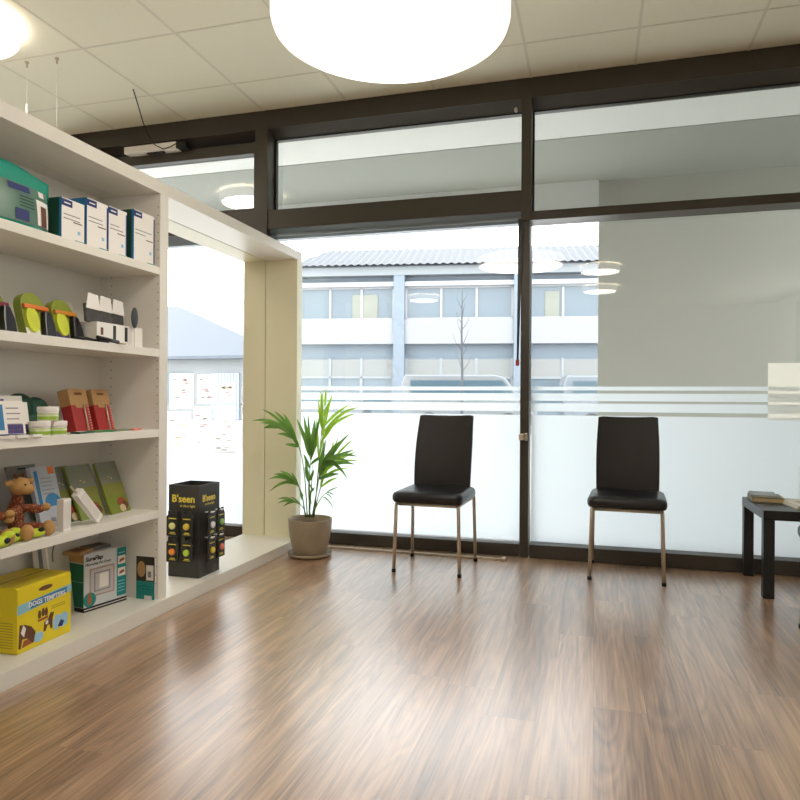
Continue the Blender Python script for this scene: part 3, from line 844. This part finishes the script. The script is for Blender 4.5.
# --- third shelf --------------------------------------------------------
def jar(label, x, y, z):
    t = thing('cream_jar', label, 'jar', (x, y, z), 0, 'white cream jars stacked on the third shelf')
    MB().lathe([(.034, 0), (.036, .003), (.036, .034), (.034, .035)], seg=32).build('jar_body', WHITE, t)
    lb_ = MB().lathe([(.0365, .005), (.0365, .029)], seg=32, cap=False)
    lb_.lathe([(.0368, .018), (.0368, .026)], seg=32, m=1, cap=False)
    lb_.build('label', [mat('lime_label', '#9cc23a', .4), mat('pale_label', '#dfe8c0', .4)], t)
    MB().lathe([(.0375, .035), (.038, .037), (.038, .0515), (.037, .054), (.01, .0545)], seg=32).build('lid', WHITE, t)
    return t
jar('white jar with green label, bottom left of the three stacked jars', -1.995, 2.055, .861)
jar('white jar with green label, bottom right of the three stacked jars', -1.995, 2.137, .861)
jar('white jar with green label on top of the two others', -2.0, 2.10, .9157)
def redbox(label, y, rz):
    t = thing('red_gift_carton', label, 'box', (-2.085, y, .862), (0, R(-14), rz), 'red cartons with kraft tops on the third shelf')
    w_ = .056
    MB().prism([(-w_, 0), (w_, 0), (w_, .185), (-w_, .185)], -.05, 0, 'x').build('carton', RED, t, bevel=.002)
    MB().prism([(-w_-.001, .115), (w_+.001, .115), (w_+.001, .186), (-w_-.001, .186)], -.051, .001, 'x').build('kraft_top', KRAFT, t)
    k = MB().prism([(-.035, .12), (.035, .12), (.028, .103), (-.028, .103)], .001, .003, 'x', 0); k.fr(-.022, .022, .160, .170, .002, 1)
    k.build('flap', [KRAFT, BROWN], t)
    MB().tube([(.004, .018, 0), (.004, .02, .12)], .004, 0, 8).build('steel_comb', STEEL, t)
    z_ = MB()
    for q in range(9): z_.fr(w_-.014, w_-.003, .01+.012*q, .016+.012*q, .0008, 0)
    z_.build('side_print', mat('pale_red_print', '#e08a78', .5), t)
redbox('red carton with kraft paper top, the left one of the pair', 2.395, R(4))
redbox('red carton with kraft paper top, the right one nearest the shelf divider', 2.53, R(4))
def packet(m, w, h):
    m.fr(-w/2, w/2, 0, .012, 0, 1); m.fr(-w*.42, -w*.2, h*.2, h*.9, 0, 2); m.lines(-w*.1, w*.4, h*.8, 5, .02, .004, 0, 3); m.fr(-.01, w*.42, h*.1, h*.35, 0, 4)
carton('treatment_packet', 'white and blue packet leaning on the third shelf at the left photo edge', 'packet', 1.885, 1.985, .8615, .135, -2.0, .014, WHITE, packet, [NAVY, BLUE, GTXT, PURPLE], None, R(-22), R(-16))
carton('treatment_packet', 'white and blue packet leaning beside the left-hand jar', 'packet', 1.945, 2.045, .8615, .13, -2.04, .014, WHITE, packet, [NAVY, BLUE, GTXT, PURPLE], None, R(-22), R(-16))
def packet2(m, w, h):
    for i in range(14): m.fr(random.uniform(-w/2, w/3), 0, 0, 0, 0, 1) if False else m.box(-.0004, .0007, (a := random.uniform(-w/2, w/2-.02)), a+random.uniform(.008, .02), (b := random.uniform(.02, h-.02)), b+random.uniform(.004, .01), random.choice([1, 2, 1]))
    m.fr(w*.22, w*.42, h*.2, h*.55, .0008, 3)
carton('speckled_bag', 'pale speckled packet with an orange spot standing behind the jars', 'packet', 1.94, 2.12, .8615, .15, -2.13, .03, PAPER, packet2, [GREY, PURPLE, ORANGE], None, 0, R(-6))
def blob(name, label, cat, parts, m, loc, rz=0, vox=.006, group=None):
    mb = MB()
    for p_ in parts: mb.ell(p_[0], p_[1], 0, p_[2] if len(p_) > 2 else None, 14, 9)
    o = mb.build(name, m, None, loc, (0, 0, rz))
    r_ = o.modifiers.new('r', 'REMESH'); r_.mode = 'VOXEL'; r_.voxel_size = vox; r_.use_smooth_shade = True
    s_ = o.modifiers.new('s', 'SMOOTH'); s_.iterations = 3
    return tag(o, label, cat, group)
blob('folded_dog_coat', 'dark green folded coat lying behind the jars and the speckled packet', 'coat',
     [((0, -.05, .10), (.04, .07, .06)), ((0, .03, .09), (.045, .06, .055)), ((0, .08, .06), (.045, .04, .05)), ((.0, -.01, .04), (.05, .11, .04))], DGREEN, (-2.215, 2.225, .8625))
for k, (yy, xx, a, m_, lab) in enumerate(((2.27, -1.99, 12, DGREEN, 'flat dark green strip packet lying in front of the left red carton'), (2.38, -2.0, -10, mat('mid_green', '#3c7a4a', .5), 'flat mid green strip packet lying in front of the right red carton'), (2.50, -2.0, 8, mat('green_red', '#7a8a6a', .5), 'flat pale green strip packet lying beyond the green ones by the divider'))):
    q = MB().box(-.02, .02, -.055, .055, 0, .008, 0).box(-.012, .012, -.04, .01, .008, .0088, 1)
    tag(q.build('strip_packet', [m_, (WHITE, LIME, RED)[k]], None, (xx, yy, .861), (0, 0, R(a)), bevel=.002), lab, 'packet', 'strip packets lying on the third shelf')
q = MB().box(-.012, .012, -.03, .03, 0, .008, 0).box(-.008, .008, -.02, .0, .008, .0088, 1)
tag(q.build('small_red_packet', [PINK, WHITE], None, (-1.99, 2.6, .861), (0, 0, R(5))), 'small salmon packet lying on the third shelf nearest the divider', 'packet')
for k in range(3):
    q = MB().box(-.018, .018, -.026, .026, 0, .01, 0).box(-.01, .01, -.02, .01, .01, .0108, 1)
    tag(q.build('blister_strip', [WHITE, (NAVY, GTXT, PURPLE)[k]], None, (-1.965, 1.87+.063*k, .861), (0, 0, R(10*k-8))),
        ('small white blister strip at the left photo edge of the third shelf', 'small white blister strip with grey print in front of the leaning packets', 'small white blister strip with purple print beside the jars')[k], 'packet')

# --- fourth shelf ---------------------------------------------------------
def plush(label, x, y, rz):
    t = thing('plush_toy', label, 'soft toy', (x, y, .483), rz, 'tan plush toys on the fourth shelf')
    PAT = bpy.data.materials.get('patterned_plush')
    if not PAT:
        PAT = mat('patterned_plush', '#8a4428', .9, bump=.4)
        nt = PAT.node_tree; vr = nt.nodes.new('ShaderNodeTexVoronoi'); vr.inputs['Scale'].default_value = 110
        cr = nt.nodes.new('ShaderNodeValToRGB'); cr.color_ramp.elements[0].color = hx('#b58650'); cr.color_ramp.elements[1].color = hx('#7a3a26')
        cr.color_ramp.elements[0].position = .2; cr.color_ramp.elements[1].position = .45
        tc = nt.nodes.new('ShaderNodeTexCoord'); nt.links.new(tc.outputs['Object'], vr.inputs[0])
        nt.links.new(vr.outputs['Distance'], cr.inputs[0]); nt.links.new(cr.outputs[0], nt.nodes['Principled BSDF'].inputs['Base Color'])
    def bl(name, parts, m):
        mb = MB()
        for p_ in parts: mb.ell(p_[0], p_[1], 0, p_[2] if len(p_) > 2 else None, 14, 9)
        o = mb.build(name, m, t)
        r_ = o.modifiers.new('r', 'REMESH'); r_.mode = 'VOXEL'; r_.voxel_size = .004; r_.use_smooth_shade = True
    bl('body', [((-.02, 0, .075), (.03, .032, .07)), ((-.01, 0, .135), (.022, .022, .03)), ((.02, -.045, .10), (.018, .045, .018), (.3, 0, .3)), ((.02, .045, .10), (.018, .045, .018), (-.2, 0, -.3)),
                ((.03, -.03, .03), (.05, .02, .022), (0, 0, -.3)), ((.03, .035, .03), (.05, .02, .022), (0, 0, .4))], PAT)
    bl('head', [((0, 0, .19), (.035, .038, .034)), ((.03, .004, .18), (.022, .028, .022)), ((-.005, -.045, .205), (.01, .018, .011)), ((-.005, .05, .205), (.01, .022, .011))], TAN)
    for sy in (-1, 1):
        bl('foot', [((.085, sy*.05, .030), (.022, .026, .030))], TAN)
        bl('paw', [((.04, sy*.085, .092+.01*sy), (.016, .018, .016))], TAN)
        MB().ell((.038, sy*.012, .198), (.004, .004, .004), 0, None, 8, 6).build('eye', BLACK, t)
    MB().tube([(0, -.014, .22), (-.004, -.018, .238)], .005, 0, 8).tube([(0, .014, .22), (-.004, .018, .238)], .005, 0, 8).build('horns', BROWN, t)
plush('tan plush giraffe with red patterned body at the left photo edge', -2.075, 1.87, R(-12))
plush('tan plush giraffe with red patterned body sitting beside the blue and white box', -2.065, 2.035, R(0))
def comb_box(m, w, h):
    m.fr(-w*.40, -w*.26, h*.30, h*.93, 0, 1)
    m.prism([(.02+.040*cos(a), h*.40+.035*sin(a)) for a in [pi*k/12 for k in range(-2, 15)]], 0, .0008, 'x', 1)
    m.fr(w*.18, w*.44, h*.86, h*.985, 0, 2); m.lines(-w*.18, w*.4, h*.80, 5, .016, .003, 0, 3)
    m.fr(-.008, .014, h*.08, h*.15, 0, 3)
carton('comb_box', 'white and blue box with orange sticker leaning behind the plush giraffe', 'box', 2.18, 2.305, .4835, .25, -2.10, .02, mat('pale_box', '#b9bec6', .4), comb_box, [BLUE, ORANGE, GTXT], None, 0, R(-15))
carton('comb_box', 'grey flat box standing directly behind the white and blue box', 'box', 2.135, 2.275, .4835, .262, -2.145, .012, mat('grey_box', '#7f8280', .4), lambda m, w, h: (m.fr(-.02, .02, h*.93, h*.96, 0, 1), m.lines(-w*.4, w*.4, h*.8, 3, .02, .003, 0, 2)), [BLACK, GTXT], None, 0, R(-20))
tg = MB().prism([(-.035, 0), (.035, 0), (.04, .2), (-.04, .2)], -.02, 0, 'x', 0).box(-.022, .002, -.065, .06, .205, .228, 1).box(-.022, .002, -.03, .03, .17, .21, 2)
tag(tg.build('hanging_package', [CLEARBAG, RED, PINK], None, (-2.22, 2.025, .491), (0, R(-3), 0)), 'clear package with dark red header standing behind the plush giraffes', 'package')
def meadow(m, w, h):
    m.fr(-w/2, w/2, h*.55, h, 0, 2); m.fr(-w/2, w/2, h*.36, h*.58, .0008, 3)
    m.prism([(w*.18+.030*cos(a), h*.20+.022*sin(a)) for a in [2*pi*k/14 for k in range(14)]], 0, .0012, 'x', 4)
    m.prism([(w*.30+.020*cos(a), h*.13+.020*sin(a)) for a in [2*pi*k/14 for k in range(14)]], 0, .0016, 'x', 5)
    m.prism([(w*.14+.020*cos(a), h*.08+.018*sin(a)) for a in [2*pi*k/14 for k in range(14)]], 0, .002, 'x', 1)
    m.fr(-w*.1, -w*.03, h*.70, h*.72, .0012, 1); m.fr(w*.02, w*.08, h*.66, h*.69, .0012, 1)
MEA = [mat('cream_fur_print', '#d9c39a', .6), mat('misty_print', '#85897a', .4), mat('meadow_green', '#888a40', .4, noise=.12, nscale=9), mat('chestnut_print', '#9a4a2e', .5), BROWN]
GM = mat('leaf_green_print', '#7d8c33', .4, noise=.12, nscale=12)
DG2 = mat('dark_leaf_print', '#41552c', .4, noise=.2, nscale=12)
def booklet(label, y0, y1, xf, body, n):
    return carton('dog_booklet', label, 'booklet', y0, y1, .4835, .245, xf, .006*n, body, meadow, MEA, 'green dog booklets leaning on the fourth shelf', R(3), R(-22))
booklet('green meadow booklet with a dog, leftmost of the leaning row', 2.285, 2.42, -2.105, DG2, 3)
booklet('green meadow booklet with a dog leaning behind the slanted white box', 2.375, 2.53, -2.085, GM, 2)
booklet('green meadow booklet with a dog, rightmost next to the divider', 2.545, 2.685, -2.075, GM, 2)
def slim(m, w, h): m.fr(-w*.35, w*.35, h*.08, h*.92, 0, 1)
sl_ = MB().box(-.03, 0, -.021, .021, 0, .125).fr(-.017, .017, .01, .115, 0, 1)
tag(sl_.build('slim_white_box', [WHITE, mat('faint_print', '#e2ddd6', .5)], None, (-1.985, 2.185, .483), (0, 0, R(3)), bevel=.001), 'slim white box standing upright beside the leaning white one', 'box')
s2 = MB().box(-.03, 0, -.02, .02, 0, .175).fr(-.016, .016, .02, .155, 0, 1)
tag(s2.build('slim_white_box', [WHITE, mat('faint_print', '#e2ddd6', .5)], None, (-1.985, 2.372, .498), (R(43), 0, 0), bevel=.001), 'slim white box leaning diagonally against the green booklets', 'box')
cpn = MB().tube([(0, 0, 0), (0, -.035, .03)], .004, 0, 8)
tag(cpn.build('syringe', STEEL, None, (-2.0, 2.25, .622)), 'small steel tube sticking out above the slanted white box', 'tube')
blob('squeaky_toy', 'lime green and black squeaky toy at the left photo edge of the fourth shelf', 'toy', [((0, -.03, .02), (.03, .045, .02)), ((0, .03, .022), (.028, .035, .02)), ((.01, 0, .04), (.02, .025, .014))], LIMEB, (-1.985, 1.895, .4835), R(15), .004, 'lime squeaky toys')
blob('squeaky_toy', 'lime green squeaky toy lying beneath the second plush giraffe', 'toy', [((0, -.035, .02), (.024, .04, .019)), ((0, .03, .018), (.026, .035, .016)), ((-.015, -.05, .035), (.018, .028, .014))], LIMEB, (-2.0, 2.015, .4835), R(-8), .004, 'lime squeaky toys')
for q in [o for o in COL.objects if o.name.startswith('squeaky_toy')]:
    MB().ell((.026, -.03, .024), (.007, .018, .011)).build('black_patch', BLACK, q)
    MB().ell((.02, .035, .03), (.010, .012, .008)).build('black_patch', BLACK, q)
blob('salmon_toy', 'small salmon pink toy lying behind the lime squeaky toys', 'toy', [((0, -.02, .02), (.02, .03, .02)), ((0, .02, .022), (.02, .03, .02))], PINK, (-2.055-.0, 1.86, .505), 0, .004)

# --- bottom ---------------------------------------------------------------
yb = thing('toy_carton', 'yellow dog toy carton with white dogs and blue lettering on the bottom shelf', 'box', (-2.02, 2.115, .065), R(1.5))
W_, H_ = .27, .235
m_ = MB().box(-.22, 0, -W_/2, W_/2, 0, H_, 0)
m_.build('carton', YEL, yb, bevel=.002)
lid = MB().box(-.21, -.006, -W_/2-.001, W_/2+.001, H_, H_+.006, 0).box(-.12, -.11, -W_/2, W_/2, H_+.006, H_+.0068, 1)
lid.build('lid', [YEL, YELD], yb)
g_ = MB()
g_.prism([(-W_/2, .142), (W_/2, .165), (W_/2, .192), (-W_/2, .178)], 0, .0008, 'x', 0)
g_.prism([(-.075, .150), (.11, .164), (.11, .187), (-.075, .180)], .0008, .0014, 'x', 1)
g_.text('DOGS TEMPTERS', .0245, (.0015, -.085, .159), 2, bold=.0006)
g_.prism([(.0+.035*cos(a), .212+.009*sin(a)) for a in [2*pi*k/20 for k in range(20)]], 0, .0008, 'x', 3)
def spl(cy, cz, pts, m, x=.0008): g_.prism([(cy+a, cz+b) for a, b in pts], 0, x, 'x', m)
for a, b in ((-.03, .118), (-.012, .122), (.004, .12)): spl(a, b, [(-.006, -.016), (.006, -.016), (.008, .0), (.004, .014), (-.004, .014), (-.008, 0)], 3)
spl(-.01, .098, [(-.03, 0), (.025, .004), (.02, -.006), (-.025, -.008)], 5)
spl(-.10, .065, [(-.03, -.045), (-.02, -.05), (-.012, -.015), (.012, -.02), (.03, -.045), (.045, -.04), (.05, -.005), (.03, .02), (.0, .035), (-.025, .04)], 3)
spl(-.10, .075, [(-.02, .0), (-.005, -.02), (.004, .01), (-.008, .026)], 2, .0014)
spl(-.085, .03, [(-.03, -.012), (.02, -.008), (.0, .012), (-.02, .012)], 5, .0012)
spl(.01, .075, [(-.02, -.03), (-.01, -.03), (0, -.01), (.012, -.012), (.016, -.03), (.024, -.028), (.026, .01), (.034, .03), (.016, .034), (.004, .014), (-.016, .006)], 3)
spl(.004, .075, [(-.004, -.006), (.01, -.004), (.008, .01), (-.004, .006)], 2, .0014)
spl(-.035, .035, [(-.022, -.014), (.0, -.02), (.022, -.012), (.024, .01), (.006, .018), (-.018, .014)], 4)
spl(.078, .062, [(-.036, -.02), (-.024, -.032), (-.006, -.02), (.012, -.03), (.036, -.022), (.042, .012), (.024, .03), (.0, .022), (-.022, .03), (-.04, .01)], 4)
spl(.085, .055, [(-.022, -.012), (.0, -.018), (.012, 0), (-.006, .01)], 6, .0014)
g_.lines(.03, .11, .13, 2, .008, .003, 0, 7)
for q in range(10): g_.fl(-.20, -.02, .02+.01*q, .0225+.01*q, -W_/2-.0004, 7)
g_.build('front_print', [LBLUE, BLUE, WHITE, BROWN, mat('pale_blue_toy', '#9fcbe6', .4), mat('red_brown_print', '#a4512f', .5), NAVY, YELD], yb)
cf = thing('cat_flap_carton', 'white and teal cat flap carton standing in the middle of the bottom shelf', 'box', (-2.118, 2.567, .065), R(-11))
W_, H_ = .228, .255
MB().box(-.13, 0, -W_/2, W_/2, 0, H_).build('carton', mat('pale_grey_carton', '#d3d6d8', .4), cf, bevel=.0015)
g_ = MB()
g_.fl(-.127, -.003, .02, H_-.045, -W_/2, 1); g_.fl(-.127, -.003, H_-.04, H_-.003, -W_/2, 8); g_.fl(-.127, -.003, .13, .132, -W_/2-.0008, 4)
g_.fr(W_/2-.055, W_/2-.003, .03, H_-.004, 0, 0)
for z in (.12, .175): g_.fr(W_/2-.050, W_/2-.008, z, z+.038, .0008, 2); 
for z in (.128, .183): g_.prism([(W_/2-.044, z), (W_/2-.014, z+.008), (W_/2-.016, z+.02), (W_/2-.04, z+.014)], .001, .0016, 'x', 6)
for z in (.05, .065, .08, .095, .225): g_.fr(W_/2-.048, W_/2-.012, z, z+.004, .0008, 4)
g_.fr(-W_/2, W_/2, .0, .020, 0, 3); g_.fr(-W_/2, W_/2, .008, .011, .0008, 2); g_.fl(-.13, 0, 0, .018, -W_/2, 3)
g_.text('SureFlap', .026, (.0008, -.108, .221), 3, bold=.0008, slant=.2); g_.text('Microchip Pet Door', .0165, (.0008, -.108, .200), 3)
def rr(w, h, cy, cz, x, m, t_=.012):
    g_.box(0, x, cy-w/2, cy+w/2, cz+h/2-t_, cz+h/2, m).box(0, x, cy-w/2, cy+w/2, cz-h/2, cz-h/2+t_, m)
    g_.box(0, x, cy-w/2, cy-w/2+t_, cz-h/2, cz+h/2, m).box(0, x, cy+w/2-t_, cy+w/2, cz-h/2, cz+h/2, m)
g_.fr(-.085, .045, .06, .185, 0, 9)
rr(.13, .125, -.02, .1225, .0014, 7, .006); rr(.085, .085, -.02, .122, .0016, 5, .005); g_.fr(-.035, .012, .092, .155, .001, 2)
g_.prism([(-.085+.032*cos(a), .05+.032*sin(a)) for a in [2*pi*k/20 for k in range(20)]], 0, .0018, 'x', 0)
g_.prism([(-.095, .03), (-.078, .03), (-.076, .06), (-.084, .085), (-.094, .078), (-.098, .05)], 0, .0024, 'x', 6)
g_.build('front_print', [TEAL, mat('deep_green_print', '#0f6a52', .4), WHITE, BLACK, LBLUE, GTXT, mat('cat_brown', '#a8633c', .5), mat('pinkish_frame', '#b79a96', .5), KRAFT, mat('beige_grey', '#c9c4c2', .5)], cf)
for k, (y_, r_, lab) in enumerate(((2.43, 8, 'small brown flat packet lying on the left of the cat flap carton'), (2.54, -12, 'dark grey flat packet lying on the right of the cat flap carton'))):
    tag(MB().box(-.04, .04, -.05, .05, 0, .014, 0).box(-.03, .02, -.035, .03, .014, .0146, 1).build('flat_packet', [(KRAFT, GREY)[k], (BROWN, BLACK)[k]], None, (-2.185, y_+.04, .3205), (0, 0, R(r_)), bevel=.002), lab, 'packet')
def bc(m, w, h):
    m.fr(w*.2, w*.36, h*.84, h*.94, 0, 1); m.fr(-w*.42, -w*.36, .0, h*.9, 0, 2); m.fr(-w*.30, -w*.27, 0, h*.8, 0, 3)
    m.tube([(0.001, -.02+.05*cos(a), h*.66+.07*sin(a)) for a in [pi*.55+pi*.5*k/10 for k in range(11)]], .003, 2, 6)
carton('backing_card', 'large pale card leaning against the back panel behind the cat flap carton', 'card', 2.28, 2.62, .0655, .375, -2.20, .004, mat('pale_card', '#c9c6bc', .5), bc, [TEAL, GREY, WHITE], None, 0, R(-9))
def lfl(m, w, h):
    m.fr(-w/2, w/2, h*.42, h, 0, 1); m.fr(-w/2, w/2, 0, h*.42, 0, 2)
    m.fr(w*.05, w*.44, h*.45, h*.80, .0008, 3); m.fr(w*.14, w*.32, h*.52, h*.66, .0014, 4)
    m.prism([(-w*.22+.022*cos(a), h*.70+.038*sin(a)) for a in [2*pi*k/14 for k in range(14)]], 0, .0012, 'x', 5)
    m.lines(-w*.4, w*.4, h*.33, 3, .012, .003, 0, 6); m.fr(-w*.05, w*.35, .0, .018, .0008, 3)
carton('wildlife_guide', 'small teal and brown booklet leaning on the divider at the right of the bottom shelf', 'booklet', -.05, .05, .0655, .20, 0, .006, WHITE, lfl, [mat('dark_foliage', '#2f2a1c', .5, noise=.3, nscale=40), TEAL, PAPER, GTXT, KRAFT, LBLUE], None, R(-90), 0).location = (-2.015, 2.708, .0655)

# ================================================================ B'SEEN STAND in the open bay
bs = thing('display_stand', 'black cardboard display stand with yellow lettering on the sill of the open bay', 'display stand', (-1.985, 3.105, .065))
DS = mat('black_card', '#322f2b', .5, noise=.05, nscale=30)
D1, D2, HH = -.185, .20, .485
MB().box(D1, 0, 0, D2, 0, .115).box(D1, -.0, 0, .006, .115, HH).box(-.006, 0, .006, D2, .115, HH).box(D1, D1+.006, .006, D2, .115, HH).box(D1+.006, -.006, D2-.006, D2, .115, HH).build('column', DS, bs, bevel=.001)
tx = MB().text("B'seen", .054, (-.165, -.0006, HH-.09), 0, 'y', bold=.0012)
tx.text('in disco light', .018, (-.115, -.0006, HH-.115), 0, 'y')
tx.text("B'seen", .048, (.0006, .03, HH-.088), 0, 'x', bold=.0012).text('in disco light', .018, (.0006, .055, HH-.11), 0, 'x')
tx.build('lettering', YTEXT, bs)
for (hx_, hz) in ((-.045, .34), (-.13, .34), (-.045, .205), (-.13, .205)): MB().tube([(hx_, 0, hz), (hx_, -.045, hz+.004)], .0022, 0, 8).build('hook', BLACK, bs)
for (hy, hz) in ((.055, .34), (.145, .34), (.055, .205), (.145, .205)): MB().box(0, .05, hy-.002, hy+.002, hz-.002, hz+.002).box(.02, .05, hy-.018, hy+.018, hz+.001, hz+.006).build('hook', WHITE, bs)
def lpack(label, loc, rz, disc):
    t = thing('light_pack', label, 'light', loc, rz, "pet light packs hanging on the black display stand")
    w_ = .037
    o = [(-w_, -.112), (w_, -.112), (w_, -.012), (w_*.75, 0), (w_*.72, .02), (.008, .02), (.008, .006), (-.008, .006), (-.008, .02), (-w_*.72, .02), (-w_*.75, 0), (-w_, -.012)]
    MB().prism(o, -.008, 0, 'y').build('card', mat('pack_black', '#171612', .35), t, bevel=.001)
    b = MB().lathe([(.017, 0), (.017, .008), (.012, .012), (.003, .013)], seg=24)
    b.build('clip_light', disc, t, (0, -.008, -.058), (pi/2, 0, 0))
    s = MB().fl(-.022, .022, -.022, -.017, -.008, 0).fl(-.014, .014, -.095, -.090, -.008, 0).fl(-.02, .02, -.101, -.098, -.008, 0)
    s.build('print', YTEXT, t)
    return t
Lx, Ly = -1.985, 3.105
cols = [mat('pale_yellow_light', '#e8e08c', .3), mat('amber_bone_light', '#d8b83a', .3), mat('orange_light', '#f08a2a', .3), mat('lime_light', '#b5d13a', .3)]
for k, (dx, z, nm) in enumerate(((-.13, .34, 'pale yellow'), (-.045, .34, 'amber'), (-.13, .205, 'orange'), (-.045, .205, 'lime'))):
    lpack('black pack with a %s clip light hanging on the front face of the stand' % nm, (Lx+dx, Ly-.036, .065+z-.006), 0, cols[k])
for k, (dy, z, nm, c_) in enumerate(((.055, .34, 'upper row, white light', WHITE), (.145, .34, 'upper row, green light', mat('green_light', '#8fbf62', .3)), (.055, .205, 'lower row, yellow light', YTEXT), (.145, .205, 'lower row, pink light', PINK))):
    lpack('black pack on the stand face towards the room, '+nm, (Lx+.036, Ly+dy, .065+z-.006), R(90), c_)

# ================================================================ notices on the entrance door glass
for k, (x0, x1, z0, z1) in enumerate(((-3.14, -2.93, .93, 1.20), (-2.90, -2.74, .97, 1.19), (-2.71, -2.57, .98, 1.13), (-3.16, -2.95, .62, .91), (-2.93, -2.78, .63, .95), (-2.75, -2.57, .60, .96))):
    q = MB().box(x0, x1, YG-.004, YG-.003, z0, z1, 0)
    for i in range(9):
        a = random.uniform(x0+.01, x1-.06); b = random.uniform(z0+.02, z1-.03)
        q.fl(a, a+random.uniform(.02, .05), b, b+random.uniform(.004, .012), YG-.004, random.choice([1, 2, 3, 1]))
    tag(q.build('notice_sheet', [PAPERT, film('pale_grey_ink%d' % k, '#cfcdca', .7), film('pale_red_ink%d' % k, '#eec8cd', .7), film('pale_yellow_ink%d' % k, '#f1e8c0', .7)]),
        ('white notice on the entrance glass, upper row beside the shelf divider', 'white notice on the entrance glass, middle of the upper row', 'smallest white notice on the entrance glass, upper row by the cream lining',
         'white notice on the entrance glass directly above the display stand', 'narrow white notice on the entrance glass, middle of the lower row', 'tall white notice on the entrance glass, lower row by the door pull bar')[k], 'notice', 'notices on the entrance glass')

# ================================================================ small fixtures
oc = thing('opener_box', 'white window operator box fixed under the head beam above the shelving', 'window operator', (-3.22, YF+.02, 2.90))
MB().box(-.235, .215, -.05, .028, -.035, .018).build('housing', WHITE, oc, bevel=.004)
MB().box(.215, .30, -.045, .028, -.03, .012).box(-.05, .1, -.03, .0, -.045, -.035).build('bracket', BLACK, oc, bevel=.003)
cb_ = [(-2.984, 3.848, 3.077), (-3.022, 3.95, 3.017), (-3.057, 4.05, 2.944), (-3.09, 4.15, 2.895), (-3.082, 4.22, 2.848), (-3.057, 4.28, 2.838), (-3.026, 4.32, 2.864), (-2.981, 4.34, 2.896)]
tag(MB().tube(cb_, .004, 0, 8).build('power_cable', BLACK), 'thin black cable dangling from the ceiling to the white window operator', 'cable')
for k, (x, y) in enumerate(((-3.38, 3.365), (-3.163, 3.375))):
    t = thing('hanging_wire', ('ceiling hook with wire and white rod behind the shelving, left one', 'ceiling hook with thin wire behind the shelving, right one')[k], 'wire', (x, y, ZC))
    MB().lathe([(.012, 0), (.012, -.008), (.006, -.012), (.006, -.035), (.002, -.036)], seg=12).build('hook', STEEL, t)
    MB().tube([(0, 0, -.03), (0, 0, -.95)], .0012, 0, 6).build('wire', WHITE, t)
    if k == 0: MB().tube([(0, 0, -.26), (0, 0, -.75)], .006, 0, 8).build('rod', WHITE, t)
pc = thing('pull_cord', 'black strap with a red end hanging from the transom beside the mullion', 'cord', (-.474, YF-.02, 2.17))
MB().prism([(-.004, 0), (.026, 0), (.002, -.90), (-.010, -.90)], -.004, .004, 'y').build('strap', BLACK, pc)
MB().box(-.016, .006, -.006, .006, -.94, -.90).build('red_tip', RED, pc, bevel=.002)
ss = MB().tube([(0, 0, 0), (0, -.03, -.01)], .008, 0, 8).ell((0, -.035, -.02), (.012, .012, .018))
tag(ss.build('spray_sensor', STEEL, None, (-.50, YF+.035, 2.90)), 'small metal sensor under the head beam just left of the mullion', 'sensor')

# ================================================================ LIGHT AND CAMERA
W = bpy.data.worlds.new('overcast_sky'); SC.world = W; W.use_nodes = True
bgN = W.node_tree.nodes['Background']
bgN.inputs[0].default_value = (.965, .98, 1, 1); bgN.inputs[1].default_value = 5.0
cam = bpy.data.cameras.new('camera'); co = bpy.data.objects.new('camera', cam); COL.objects.link(co)
cam.lens = 676/800*36; cam.sensor_width = 36; cam.shift_y = .00125; cam.clip_end = 300
co.matrix_world = Matrix.Translation((0, 0, 1.0)) @ Matrix.Rotation(R(16.1), 4, 'Z') @ Matrix.Rotation(R(90), 4, 'X') @ Matrix.Rotation(R(.36), 4, 'Z')
SC.camera = co
SC.view_settings.view_transform = 'Standard'; SC.view_settings.look = 'None'
SC.view_settings.exposure = .34; SC.view_settings.gamma = 1; SC.view_settings.use_curve_mapping = False
